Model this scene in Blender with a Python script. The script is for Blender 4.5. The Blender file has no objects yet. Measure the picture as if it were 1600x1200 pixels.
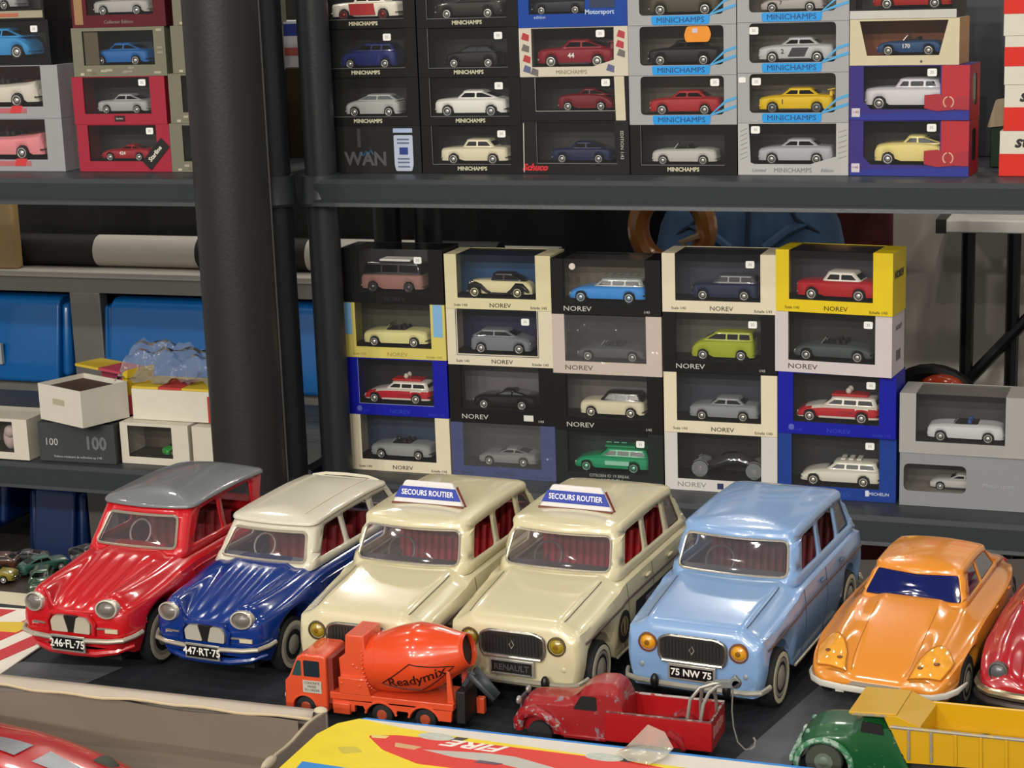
import bpy, bmesh, math, random
from mathutils import Vector, Matrix
from mathutils.geometry import delaunay_2d_cdt
random.seed(7)
sc = bpy.context.scene
COL = sc.collection
PI = math.pi
sin, cos, rad = math.sin, math.cos, math.radians
# ------------------------------------------------------------------ camera, world, lamps, exposure
cam_d = bpy.data.cameras.new('camera'); cam = bpy.data.objects.new('camera', cam_d); COL.objects.link(cam)
cam_d.sensor_width = 36.0; cam_d.lens = 36.0*2900/1600; cam_d.clip_start = .05; cam_d.clip_end = 60
yaw, tilt, roll = 0.349024, 0.221286, -0.0344555
_F = Vector((-sin(yaw)*cos(tilt), cos(yaw)*cos(tilt), -sin(tilt)))
_R = Vector((cos(yaw), sin(yaw), 0)); _U = _R.cross(_F)
_r = _R*cos(roll)+_U*sin(roll); _u = _U*cos(roll)-_R*sin(roll)
cam.matrix_world = Matrix(((_r.x, _u.x, -_F.x, 0), (_r.y, _u.y, -_F.y, 0), (_r.z, _u.z, -_F.z, 1.5), (0, 0, 0, 1)))
sc.camera = cam
sc.view_settings.view_transform = 'Standard'; sc.view_settings.look = 'None'
sc.view_settings.gamma = 1.0; sc.view_settings.use_curve_mapping = False
sc.view_settings.exposure = 0.0
W = bpy.data.worlds.new('hall'); sc.world = W; W.use_nodes = True
W.node_tree.nodes['Background'].inputs[0].default_value = (1.0, .95, .88, 1)
W.node_tree.nodes['Background'].inputs[1].default_value = 0.42
LAMPS = [(x+.35*(j % 2), y, 4.7, e) for j, (y, e) in enumerate(((-8., 400), (-5., 215), (-2.2, 70), (.2, 33), (2.6, 37), (4.6, 44), (6.8, 62))) for x in (-3.6, -1.7, .2, 2.1)]  # rows behind the camera added and boosted to light the box interiors
for i, (x, y, z, e) in enumerate(LAMPS):
    L = bpy.data.lights.new('hall_lamp', 'SPOT'); L.energy = e; L.shadow_soft_size = .075; L.color = (1., .95, .86); L.spot_size = rad(160); L.spot_blend = .5
    o = bpy.data.objects.new('hall_lamp', L); o.location = (x, y, z); COL.objects.link(o)
    if y < -1: o.rotation_euler = (rad(40), 0, 0)
# ------------------------------------------------------------------ helpers
MATS = {}
def lin(h):
    h = h.lstrip('#'); o = []
    for i in (0, 2, 4):
        c = int(h[i:i+2], 16)/255; o.append(c/12.92 if c <= .04045 else ((c+.055)/1.055)**2.4)
    return o
def mat(col, rough=.5, metal=0., coat=0., var=.05, scale=40., bump=0., spec=.5, trans=0., emit=0.):
    key = (col, rough, metal, coat, var, scale, bump, spec, trans, emit)
    if key in MATS: return MATS[key]
    m = bpy.data.materials.new('surface_'+col.lstrip('#')); m.use_nodes = True
    nt = m.node_tree; b = nt.nodes['Principled BSDF']; c = lin(col)
    b.inputs['Roughness'].default_value = rough; b.inputs['Metallic'].default_value = metal
    b.inputs['Coat Weight'].default_value = coat; b.inputs['Coat Roughness'].default_value = .06
    b.inputs['Specular IOR Level'].default_value = spec
    if trans: b.inputs['Transmission Weight'].default_value = trans
    b.inputs['Base Color'].default_value = c+[1]
    if var or bump:
        tc = nt.nodes.new('ShaderNodeTexCoord'); n = nt.nodes.new('ShaderNodeTexNoise')
        n.inputs['Scale'].default_value = scale; n.inputs['Detail'].default_value = 3
        nt.links.new(tc.outputs['Object'], n.inputs['Vector'])
        if var:
            r = nt.nodes.new('ShaderNodeMix'); r.data_type = 'RGBA'
            r.inputs[6].default_value = [max(0, x*(1-var)) for x in c]+[1]; r.inputs[7].default_value = [min(1, x*(1+var)) for x in c]+[1]
            nt.links.new(n.outputs['Fac'], r.inputs[0]); nt.links.new(r.outputs[2], b.inputs['Base Color'])
        if bump:
            bp = nt.nodes.new('ShaderNodeBump'); bp.inputs['Strength'].default_value = bump; bp.inputs['Distance'].default_value = .002
            nt.links.new(n.outputs['Fac'], bp.inputs['Height']); nt.links.new(bp.outputs['Normal'], b.inputs['Normal'])
    if emit:
        b.inputs['Emission Color'].default_value = c+[1]; b.inputs['Emission Strength'].default_value = emit
    MATS[key] = m; return m
def film(name, tint, ior, rough=.05, haze=0.0, hazecol=(.8, .8, .8), crinkle=0.):
    """thin clear sheet: see-through with a surface reflection, a little milky where haze > 0 (painted reflection on car glass)"""
    if name in MATS: return MATS[name]
    m = bpy.data.materials.new(name); m.use_nodes = True; nt = m.node_tree; nt.nodes.clear()
    o = nt.nodes.new('ShaderNodeOutputMaterial'); t = nt.nodes.new('ShaderNodeBsdfTransparent'); t.inputs[0].default_value = (*tint, 1)
    g = nt.nodes.new('ShaderNodeBsdfGlossy'); g.inputs['Roughness'].default_value = rough
    f = nt.nodes.new('ShaderNodeFresnel'); f.inputs[0].default_value = ior
    x = nt.nodes.new('ShaderNodeMixShader'); nt.links.new(f.outputs[0], x.inputs[0])
    base = t.outputs[0]
    if haze:
        d = nt.nodes.new('ShaderNodeBsdfDiffuse'); d.inputs[0].default_value = (*hazecol, 1)
        y = nt.nodes.new('ShaderNodeMixShader'); y.inputs[0].default_value = haze
        nt.links.new(t.outputs[0], y.inputs[1]); nt.links.new(d.outputs[0], y.inputs[2]); base = y.outputs[0]
    nt.links.new(base, x.inputs[1]); nt.links.new(g.outputs[0], x.inputs[2]); nt.links.new(x.outputs[0], o.inputs[0])
    if crinkle:
        tc = nt.nodes.new('ShaderNodeTexCoord'); n = nt.nodes.new('ShaderNodeTexNoise'); n.inputs['Scale'].default_value = 45
        bp = nt.nodes.new('ShaderNodeBump'); bp.inputs['Strength'].default_value = crinkle; bp.inputs['Distance'].default_value = .01
        nt.links.new(tc.outputs['Object'], n.inputs['Vector']); nt.links.new(n.outputs['Fac'], bp.inputs['Height'])
        nt.links.new(bp.outputs['Normal'], g.inputs['Normal']); nt.links.new(bp.outputs['Normal'], f.inputs['Normal'])
    MATS[name] = m; return m
FILM = lambda: film('window_film', (.95, .95, .95), 1.3, .08, .02)
GLASS = lambda: film('reflection_tinted_glass', (.82, .80, .83), 1.5, .04, .10, (.52, .49, .53))  # grey-lilac haze paints dense reflections onto the car glass
def paint(col, rough=.28, var=.03): return mat(col, rough, 0, .7, var, 25)
def card(col, var=.05): return mat(col, .55, 0, 0, var, 60, .03, .3)
def chrome(): return mat('#d8d6d2', .14, 1., 0, .05, 60)
def rubber(): return mat('#17171a', .75, 0, 0, .1, 80)
def plastic(col='#3d4045'): return mat(col, .42, 0, 0, .06, 220, .12)
def dglass(): return mat('#040507', .16, 0, 0, 0, 40, 0, .25)
def link(o, parent=None, loc=None, rot=None):
    COL.objects.link(o)
    if parent is not None: o.parent = parent
    if loc is not None: o.location = loc
    if rot is not None: o.rotation_euler = rot
    return o
def tag(o, label, cat=None, group=None, kind=None):
    if label: o['label'] = label
    if cat: o['category'] = cat
    if group: o['group'] = group
    if kind: o['kind'] = kind
    return o
def thing(name, label, cat, loc=(0, 0, 0), rz=0, group=None, scale=1.):
    o = bpy.data.objects.new(name, None); o.empty_display_size = .01; link(o, None, loc, (0, 0, rz)); o.scale = (scale,)*3
    return tag(o, label, cat, group)
class MB:
    def __init__(s): s.v = []; s.f = []; s.m = []
    def add(s, vs, fs, m=0, M=None):
        n = len(s.v); s.v += [tuple(M @ Vector(v)) if M else tuple(v) for v in vs]
        s.f += [tuple(i+n for i in f) for f in fs]; s.m += [m]*len(fs); return s
    def box(s, a, b, m=0, M=None):
        (x0, y0, z0), (x1, y1, z1) = a, b
        vs = [(x0, y0, z0), (x1, y0, z0), (x1, y1, z0), (x0, y1, z0), (x0, y0, z1), (x1, y0, z1), (x1, y1, z1), (x0, y1, z1)]
        return s.add(vs, [(0, 3, 2, 1), (4, 5, 6, 7), (0, 1, 5, 4), (1, 2, 6, 5), (2, 3, 7, 6), (3, 0, 4, 7)], m, M)
    def prism(s, poly, h0, h1, axis='z', m=0, M=None):
        """polygon (CCW seen from +axis) extruded between h0 and h1 along the axis"""
        f = {'z': lambda p, h: (p[0], p[1], h), 'y': lambda p, h: (p[0], h, p[1]), 'x': lambda p, h: (h, p[0], p[1])}[axis]
        n = len(poly); vs = [f(p, h0) for p in poly]+[f(p, h1) for p in poly]
        fs = [tuple(range(n))[::-1], tuple(range(n, 2*n))]+[(i, (i+1) % n, n+(i+1) % n, n+i) for i in range(n)]
        return s.add(vs, fs, m, M)
    def lathe(s, prof, n=24, axis='z', m=0, M=None, c=(0, 0, 0)):
        """profile of (radius, height) turned round the axis"""
        vs = []; fs = []
        for r, h in prof:
            for k in range(n):
                a = 2*PI*k/n; p, q = r*cos(a), r*sin(a)
                v = {'z': (p, q, h), 'y': (p, h, q), 'x': (h, p, q)}[axis]; vs.append((v[0]+c[0], v[1]+c[1], v[2]+c[2]))
        for i in range(len(prof)-1):
            for k in range(n):
                k2 = (k+1) % n; fs.append((i*n+k, i*n+k2, (i+1)*n+k2, (i+1)*n+k))
        fs.append(tuple(range(n))[::-1]); L = (len(prof)-1)*n; fs.append(tuple(range(L, L+n)))
        return s.add(vs, fs, m, M)
    def tube(s, pts, r, n=8, closed=False, m=0, M=None, sy=1.):
        pts = [Vector(p) for p in pts]; N = len(pts); vs = []; fs = []; up = None
        for i, p in enumerate(pts):
            a = pts[(i-1) % N] if (i or closed) else p; b = pts[(i+1) % N] if (i < N-1 or closed) else p
            t = (b-a); t = t.normalized() if t.length > 1e-9 else Vector((1, 0, 0))
            if up is None: up = t.orthogonal().normalized() if abs(t.z) > .95 else Vector((0, 0, 1))
            u = (up-t*up.dot(t)); u = u.normalized() if u.length > 1e-6 else t.orthogonal().normalized(); w = t.cross(u); up = u
            rr = r[i] if isinstance(r, (list, tuple)) else r
            for k in range(n):
                a2 = 2*PI*k/n; vs.append(p+u*(rr*cos(a2))+w*(rr*sy*sin(a2)))
        for i in range(N if closed else N-1):
            j = (i+1) % N
            for k in range(n): k2 = (k+1) % n; fs.append((i*n+k, i*n+k2, j*n+k2, j*n+k))
        if not closed: fs += [tuple(range(n))[::-1], tuple(range((N-1)*n, N*n))]
        return s.add(vs, fs, m, M)
    def ball(s, c, r, n=12, h=8, m=0, M=None):
        r = r if isinstance(r, (tuple, list)) else (r, r, r); vs = []; fs = []
        for i in range(h+1):
            t = PI*i/h
            for k in range(n): a = 2*PI*k/n; vs.append((c[0]+r[0]*sin(t)*cos(a), c[1]+r[1]*sin(t)*sin(a), c[2]+r[2]*cos(t)))
        for i in range(h):
            for k in range(n): k2 = (k+1) % n; fs.append((i*n+k, (i+1)*n+k, (i+1)*n+k2, i*n+k2))
        return s.add(vs, fs, m, M)
    def mesh(s, name, mats, smooth=35, fix=True):
        me = bpy.data.meshes.new(name); me.from_pydata(s.v, [], s.f)
        for m in (mats if isinstance(mats, (list, tuple)) else [mats]): me.materials.append(m)
        me.polygons.foreach_set('material_index', s.m)
        if fix:
            bm = bmesh.new(); bm.from_mesh(me); bmesh.ops.remove_doubles(bm, verts=bm.verts, dist=1e-6)
            bmesh.ops.dissolve_degenerate(bm, edges=bm.edges, dist=1e-7)
            bmesh.ops.recalc_face_normals(bm, faces=bm.faces); bm.to_mesh(me); bm.free()
        if smooth: me.shade_smooth(); me.set_sharp_from_angle(angle=rad(smooth))
        me.update(); return me
    def build(s, name, mats, parent=None, loc=None, rot=None, smooth=35, bevel=0, seg=2, fix=True):
        o = bpy.data.objects.new(name, s.mesh(name, mats, smooth, fix)); link(o, parent, loc, rot)
        if bevel:
            b = o.modifiers.new('bevel', 'BEVEL'); b.width = bevel; b.segments = seg; b.limit_method = 'ANGLE'; b.angle_limit = rad(40)
        return o
def BOX(name, a, b, m, parent=None, bevel=0, loc=None, rot=None): return MB().box(a, b).build(name, m, parent, loc, rot, 35, bevel)
def copies(src, parent, spots, name=None):
    out = []
    for loc, rot in spots:
        c = src.copy(); COL.objects.link(c); c.parent = parent; c.location = loc; c.rotation_euler = rot; out.append(c)
    return out
FR = (PI/2, 0, 0)
def text(t, size, m, parent, loc, rot=FR, align='CENTER', name='lettering', ext=.0002, shear=0., sx=1., bold=0.):
    cu = bpy.data.curves.new(name, 'FONT'); cu.body = t; cu.size = size; cu.extrude = ext; cu.align_x = align; cu.align_y = 'CENTER'
    cu.shear = shear; cu.offset = bold; cu.resolution_u = 2; cu.materials.append(m)
    o = bpy.data.objects.new(name, cu); link(o, parent, loc, rot); o.scale = (sx, 1, 1); return o
def ip(pts):
    """monotone cubic through (x, y) points"""
    xs = [p[0] for p in pts]; ys = [p[1] for p in pts]; n = len(xs)
    if n == 1: return lambda x: ys[0]
    d = [(ys[i+1]-ys[i])/(xs[i+1]-xs[i]) for i in range(n-1)]; mm = [d[0]]+[0 if d[i-1]*d[i] <= 0 else 2*d[i-1]*d[i]/(d[i-1]+d[i]) for i in range(1, n-1)]+[d[-1]]
    def f(x):
        if x <= xs[0]: return ys[0]
        if x >= xs[-1]: return ys[-1]
        i = max(k for k in range(n-1) if xs[k] <= x); h = xs[i+1]-xs[i]; t = (x-xs[i])/h
        return (1+2*t)*(1-t)**2*ys[i]+t*(1-t)**2*h*mm[i]+t*t*(3-2*t)*ys[i+1]+t*t*(t-1)*h*mm[i+1]
    return f
def sstep(a, b, x): t = min(1, max(0, (x-a)/(b-a))); return t*t*(3-2*t)
def inside(p, poly):
    c = False; x, y = p; j = len(poly)-1
    for i in range(len(poly)):
        xi, yi = poly[i]; xj, yj = poly[j]
        if (yi > y) != (yj > y) and x < (xj-xi)*(y-yi)/(yj-yi)+xi: c = not c
        j = i
    return c
def segdist(p, a, b):
    ax, ay = a; bx, by = b; dx, dy = bx-ax, by-ay; L = dx*dx+dy*dy
    t = 0 if L == 0 else max(0, min(1, ((p[0]-ax)*dx+(p[1]-ay)*dy)/L)); return math.hypot(p[0]-ax-t*dx, p[1]-ay-t*dy)
def cdt(outer, holes=(), grid=(), gap=0.):
    """triangles of a polygon with holes, with extra interior points"""
    loops = [outer]+list(holes); co = []; ed = []
    for L in loops:
        n = len(co); co += [Vector(p) for p in L]; ed += [(n+i, n+(i+1) % len(L)) for i in range(len(L))]
    for g in grid:
        if inside(g, outer) and not any(inside(g, h) for h in holes):
            if gap and any(segdist(g, L[i], L[(i+1) % len(L)]) < gap for L in loops for i in range(len(L))): continue
            co.append(Vector(g))
    V, _, Fc, *_ = delaunay_2d_cdt(co, ed, [], 0, 1e-7)
    out = []
    for f in Fc:
        c = (sum(V[i].x for i in f)/3, sum(V[i].y for i in f)/3)
        if inside(c, outer) and not any(inside(c, h) for h in holes): out.append(tuple(f))
    return [tuple(v) for v in V], out
def rpoly(poly, r, k=4, sx=1., sy=1.):
    """polygon with rounded corners; sx, sy scale the plane to real lengths first"""
    P = [Vector((p[0]*sx, p[1]*sy)) for p in poly]; out = []; n = len(P)
    for i in range(n):
        a, b, c = P[i-1], P[i], P[(i+1) % n]; u = (a-b); w = (c-b); q = r[i] if isinstance(r, (list, tuple)) else r
        q = min(q, u.length*.45, w.length*.45)
        if q < 1e-6: out.append((b.x/sx, b.y/sy)); continue
        p0 = b+u.normalized()*q; p1 = b+w.normalized()*q
        for j in range(k+1):
            t = j/k; p = p0*(1-t)**2+b*2*t*(1-t)+p1*t*t; out.append((p.x/sx, p.y/sy))
    return out
def rrect(x0, y0, x1, y1, r, k=4): return rpoly([(x0, y0), (x1, y0), (x1, y1), (x0, y1)], r, k)
# ------------------------------------------------------------------ car bodies: lofted lower body, cabin shell with real window openings
def arch_sill(z0, wheels):
    def f(x):
        z = z0
        for cx, cz, r in wheels:
            if abs(x-cx) < r: z = max(z, cz+math.sqrt(r*r-(x-cx)**2))
        return z
    return f
def stations(L, base, wheels, k=7):
    xs = set(base)
    for cx, cz, r in wheels:
        for i in range(k+1): xs.add(round(cx-r*.9999*cos(PI*i/k), 5))
        xs.add(cx-r*1.002); xs.add(cx+r*1.002)
    xs = sorted(x for x in xs if 0 <= x <= L); out = [xs[0]]
    for x in xs[1:]:
        if x-out[-1] > L*.0008: out.append(x)
    return out
def loft(name, mats, parent, xs, ztop, w, side, sill, nt=8, ns=6, hole=None, mf=None, smooth=40):
    b = MB(); secs = []
    for x in xs:
        half = []; wx = w(x)
        for j in range(nt+1): half.append((x, -wx*j/nt, ztop(x, j/nt)))
        zs = half[-1][2]; zl = min(sill(x), zs-1e-4)
        for k in range(1, ns+1):
            t = k/ns; half.append((x, -wx*side(t, x), zs+(zl-zs)*t))
        secs.append([(p[0], -p[1], p[2]) for p in half[:0:-1]]+half)
    n = len(secs[0]); vs = [p for s_ in secs for p in s_]; fs = []; ms = []
    for i in range(len(xs)-1):
        xm = (xs[i]+xs[i+1])/2
        for j in range(n):
            j2 = (j+1) % n; f = (i*n+j, (i+1)*n+j, (i+1)*n+j2, i*n+j2)
            c = [sum(vs[q][a] for q in f)/4 for a in range(3)]
            if hole and ns <= j < n-1-ns and hole(xm, abs(c[1])/max(w(xm), 1e-6)): continue
            fs.append(f); ms.append(mf(*c) if mf else 0)
    fs.append(tuple(range(n))); L = (len(xs)-1)*n; fs.append(tuple(range(L, L+n))[::-1]); ms += [mf(*[sum(p[a] for p in s_)/n for a in range(3)]) if mf else 0 for s_ in (secs[0], secs[-1])]
    b.v = vs; b.f = fs; b.m = ms
    return b.build(name, mats, parent, smooth=smooth)
class Cabin:
    """cabin shell: rounded-rectangle plan that tapers upwards; u runs round the half perimeter (0 front centre .. 3 rear centre), v is height (1 = roof edge, 2 = ridge)"""
    def __init__(s, F, R, Wd, zb, zr, r=.1, rr=.05, crown=.03, bow=.04, rbow=0.):
        s.F, s.R, s.W = F, R, Wd; s.zb = zb; s.zr = zr if callable(zr) else (lambda x: zr); s.r, s.rr, s.crown, s.bow, s.rbow = r, rr, crown, bow, rbow
    def lim(s, v): v = min(v, 1); return tuple(a+(b-a)*v for a, b in (s.F, s.R, s.W))
    def edge(s, u, v):
        F, R, Wd = s.lim(v); c = min(s.r, Wd*.5, (R-F)*.4)
        if u <= 1: x, y, tf = F, Wd*u, (1-u)*Wd
        elif u <= 2: x, y, tf = F+(R-F)*(u-1), Wd, (u-1)*(R-F)
        else: x, y, tf = R, Wd*(3-u), (u-2)*Wd
        if u <= 1.5 and tf < c:
            q = (1+(tf/c if u > 1 else -tf/c))/2*PI/2; x, y = F+c-c*cos(q), Wd-c+c*sin(q)
        elif u > 1.5:
            t2 = (2-u)*(R-F) if u <= 2 else (u-2)*Wd
            if t2 < c: q = (1+(-t2/c if u <= 2 else t2/c))/2*PI/2; x, y = R-c+c*sin(q), Wd-c+c*cos(q)
        k = (x-F)/(R-F); x += s.bow*(y/Wd)**2*max(0, 1-k*1.6)-s.rbow*(y/Wd)**2*max(0, k*1.6-.6); return x, y
    def P(s, u, v, inset=0.):
        x, y = s.edge(u, v); F, R, Wd = s.lim(v); xc = (F+R)/2
        if v <= 1:
            if inset:
                tx = xc+.75*(x-xc); d = math.hypot(x-tx, y) or 1; x += (tx-x)/d*inset; y -= y/d*inset
            return (x, -y, s.zb+(s.zr(x)-s.zb)*v)
        tx, ty = xc+.55*(x-xc), 0.; D = math.hypot(tx-x, y) or 1e-6; q = .3; fr = min(.45, s.rr/D)
        if v-1 < q: a = (v-1)/q*PI/2; k = fr*(1-cos(a)); dz = s.rr*sin(a)
        else: t = (v-1-q)/(1-q); k = fr+(1-fr)*t; dz = s.rr+s.crown*(1-(1-t)**2)
        x2, y2 = x+(tx-x)*k, y*(1-k); return (x2, -y2, s.zr(x2)+dz)
    def uv(s, x, z):
        v = (z-s.zb)/(s.zr(x)-s.zb); F, R, _ = s.lim(v); return (1+(x-F)/(R-F), v)
    def shell(s, name, mats, parent, holes=(), v0=0., v1=2., nu=(5, 14, 5), nv=10, mf=None, thick=0., smooth=50):
        us = [i/nu[0] for i in range(nu[0])]+[1+i/nu[1] for i in range(nu[1])]+[2+i/nu[2] for i in range(nu[2]+1)]
        vs_ = [v0+(1-v0)*i/4 for i in range(4)]+[1+.3*i/3 for i in range(3)]+[1.3+(.7)*i/4 for i in range(5)] if v1 > 1 else [v0+(v1-v0)*i/5 for i in range(6)]
        out = [(u, vs_[0]) for u in us[:-1]]+[(3, v) for v in vs_[:-1]]+[(u, vs_[-1]) for u in us[:0:-1]]+[(0, v) for v in vs_[:0:-1]]
        hs = []
        for h in holes:
            g = [(max(0, min(3, u)), v) for u, v in h]
            hs.append(g)
        # openings on the centre planes are cut out of the outline instead
        outer = out; inner = []
        for g in hs:
            if min(p[0] for p in g) <= 1e-6 or max(p[0] for p in g) >= 3-1e-6:
                outer = s._notch(outer, g)
            else: inner.append(g)
        grid = [(u, v) for u in us for v in vs_]+[(c+d, v) for c in (1, 2) for d in (-.12, -.06, -.03, .015, .03, .06) for v in vs_[1:-1]]
        V, T = cdt(outer, inner, grid, .012); b = MB(); pts = [s.P(*p) for p in V]
        fs = T; n = len(pts); b.v = pts+[(p[0], -p[1], p[2]) for p in pts]; b.f = list(fs)+[tuple(i+n for i in f[::-1]) for f in fs]
        b.m = [mf(*[sum(b.v[i][a] for i in f)/3 for a in range(3)]) if mf else 0 for f in b.f]
        o = b.build(name, mats, parent, smooth=smooth)
        if thick: m = o.modifiers.new('solid', 'SOLIDIFY'); m.thickness = thick; m.offset = -1
        return o
    def _notch(s, outer, g):
        front = min(p[0] for p in g) <= 1e-6; e = 0 if front else 3
        mid = sorted([p for p in g if abs(p[0]-e) > 1e-6], key=lambda p: 0)
        i0 = next(i for i, p in enumerate(g) if abs(p[0]-e) < 1e-6 and abs(g[(i+1) % len(g)][0]-e) > 1e-6)
        path = []; i = i0
        while True:
            path.append(g[i % len(g)]); i += 1
            if abs(g[i % len(g)][0]-e) < 1e-6: path.append(g[i % len(g)]); break
        va, vb = path[0][1], path[-1][1]; lo, hi = min(va, vb), max(va, vb)
        res = []; done = False; n = len(outer)
        for i, p in enumerate(outer):
            a, b2 = p, outer[(i+1) % n]
            if abs(p[0]-e) < 1e-6 and lo < p[1] < hi: continue
            res.append(p)
            if not done and abs(a[0]-e) < 1e-6 and (abs(b2[0]-e) < 1e-6):
                up = b2[1] > a[1]
                if (up and a[1] <= lo < b2[1]) or (not up and a[1] >= hi > b2[1]):
                    q = path if ((up and va < vb) or (not up and va > vb)) else path[::-1]; res += q; done = True
        return res
    def pane(s, name, poly, m, parent, inset=.012, n=7, both=False, flip=False, smooth=60):
        us = [p[0] for p in poly]; vs = [p[1] for p in poly]
        g = [(min(us)+(max(us)-min(us))*i/n, min(vs)+(max(vs)-min(vs))*j/4) for i in range(1, n) for j in range(1, 4)]
        V, T = cdt(poly, (), g, .006); sg = -1 if flip else 1
        def Q(u, v):
            p = s.P(abs(u) if u <= 3 else 6-u, v, inset); y = p[1] if (0 <= u <= 3) else -p[1]; return (p[0], y*sg, p[2])
        b = MB(); b.v = [Q(*p) for p in V]; b.f = T; b.m = [0]*len(T)
        return b.build(name, m, parent, smooth=smooth)
    def trim(s, name, poly, m, parent, r=.012, flip=False, inset=0., n=6, lift=0.):
        sg = -1 if flip else 1; pts = []
        L = len(poly)
        for i in range(L):
            a, b = poly[i], poly[(i+1) % L]; k = max(1, int(max(abs(a[0]-b[0])/.12, abs(a[1]-b[1])/.2)))
            for j in range(k):
                u = a[0]+(b[0]-a[0])*j/k; v = a[1]+(b[1]-a[1])*j/k; p = s.P(abs(u) if u <= 3 else 6-u, v, inset-lift); y = p[1] if 0 <= u <= 3 else -p[1]
                pts.append((p[0], y*sg, p[2]))
        return MB().tube(pts, r, n, True).build(name, m, parent)
    def screen(s, hw0, hw1, v0, v1, r, rear=False):
        """rounded polygon of the windscreen (u from -a to a) or of the rear window (u from 3-a to 3+a); returns (full, half)"""
        _, _, W0 = s.lim(v0); _, _, W1 = s.lim(v1); a0, a1 = hw0/W0, hw1/W1; zm = s.zr((s.F[1]))-s.zb
        hy = math.hypot(zm, (s.F[1]-s.F[0]))
        full = rpoly([(-a0, v0), (a0, v0), (a1, v1), (-a1, v1)], r, 4, s.W[0], hy)
        half = [(0, v0)]+[p for p in full if p[0] > 1e-6]+[(0, v1)]
        half = [half[0]]+sorted(half[1:-1], key=lambda p: math.atan2(p[1]-(v0+v1)/2, p[0]))+[half[-1]]
        if rear: full = [(3-p[0], p[1]) for p in full]; half = [(3-p[0], p[1]) for p in half]
        return full, half
    def side(s, pts, r): return [s.uv(*p) for p in rpoly(pts, r)]
WHEEL = {}
def wheel_meshes(R, wd, ring=.72, tire='#17171a', rim=None, cap=.45, key='', white=None):
    k = (round(R, 5), wd, ring, tire, cap, key, white)
    if k not in WHEEL:
        h = wd/2
        t = MB().lathe([(R*.55, -h), (R*.92, -h), (R, -h*.6), (R, h*.6), (R*.92, h), (R*.55, h)], 24, 'y').mesh('tire', mat(tire, .7, 0, 0, .1, 60))
        rimm = rim or mat('#c4beb0', .3, .55)
        q = MB().lathe([(R*ring, -h*.80), (R*ring, -h*1.03), (R*ring*.86, -h*1.06), (R*cap*1.05, -h*.8), (R*cap, -h*1.0), (R*cap*.6, -h*1.22), (R*.06, -h*1.3)], 20, 'y').mesh('hubcap', rimm)
        z = MB().lathe([(R*.86, -h*.9), (R*.86, -h*1.04), (R*.70, -h*1.05), (R*.70, -h*.9)], 24, 'y').mesh('white_band', mat(white, .5)) if white else None
        WHEEL[k] = (t, q, z)
    return WHEEL[k]
def wheels(root, spots, R, wd, **kw):
    """spots: (x, y, flip)"""
    t, q, z = wheel_meshes(R, wd, **kw)
    for x, y, *_ in spots:
        o = bpy.data.objects.new('wheel', t); link(o, root, (x, y, R), (0, 0, PI if y > 0 else 0))
        c = bpy.data.objects.new('hubcap', q); link(c, o)
        if z: link(bpy.data.objects.new('white_band', z), o)
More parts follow.
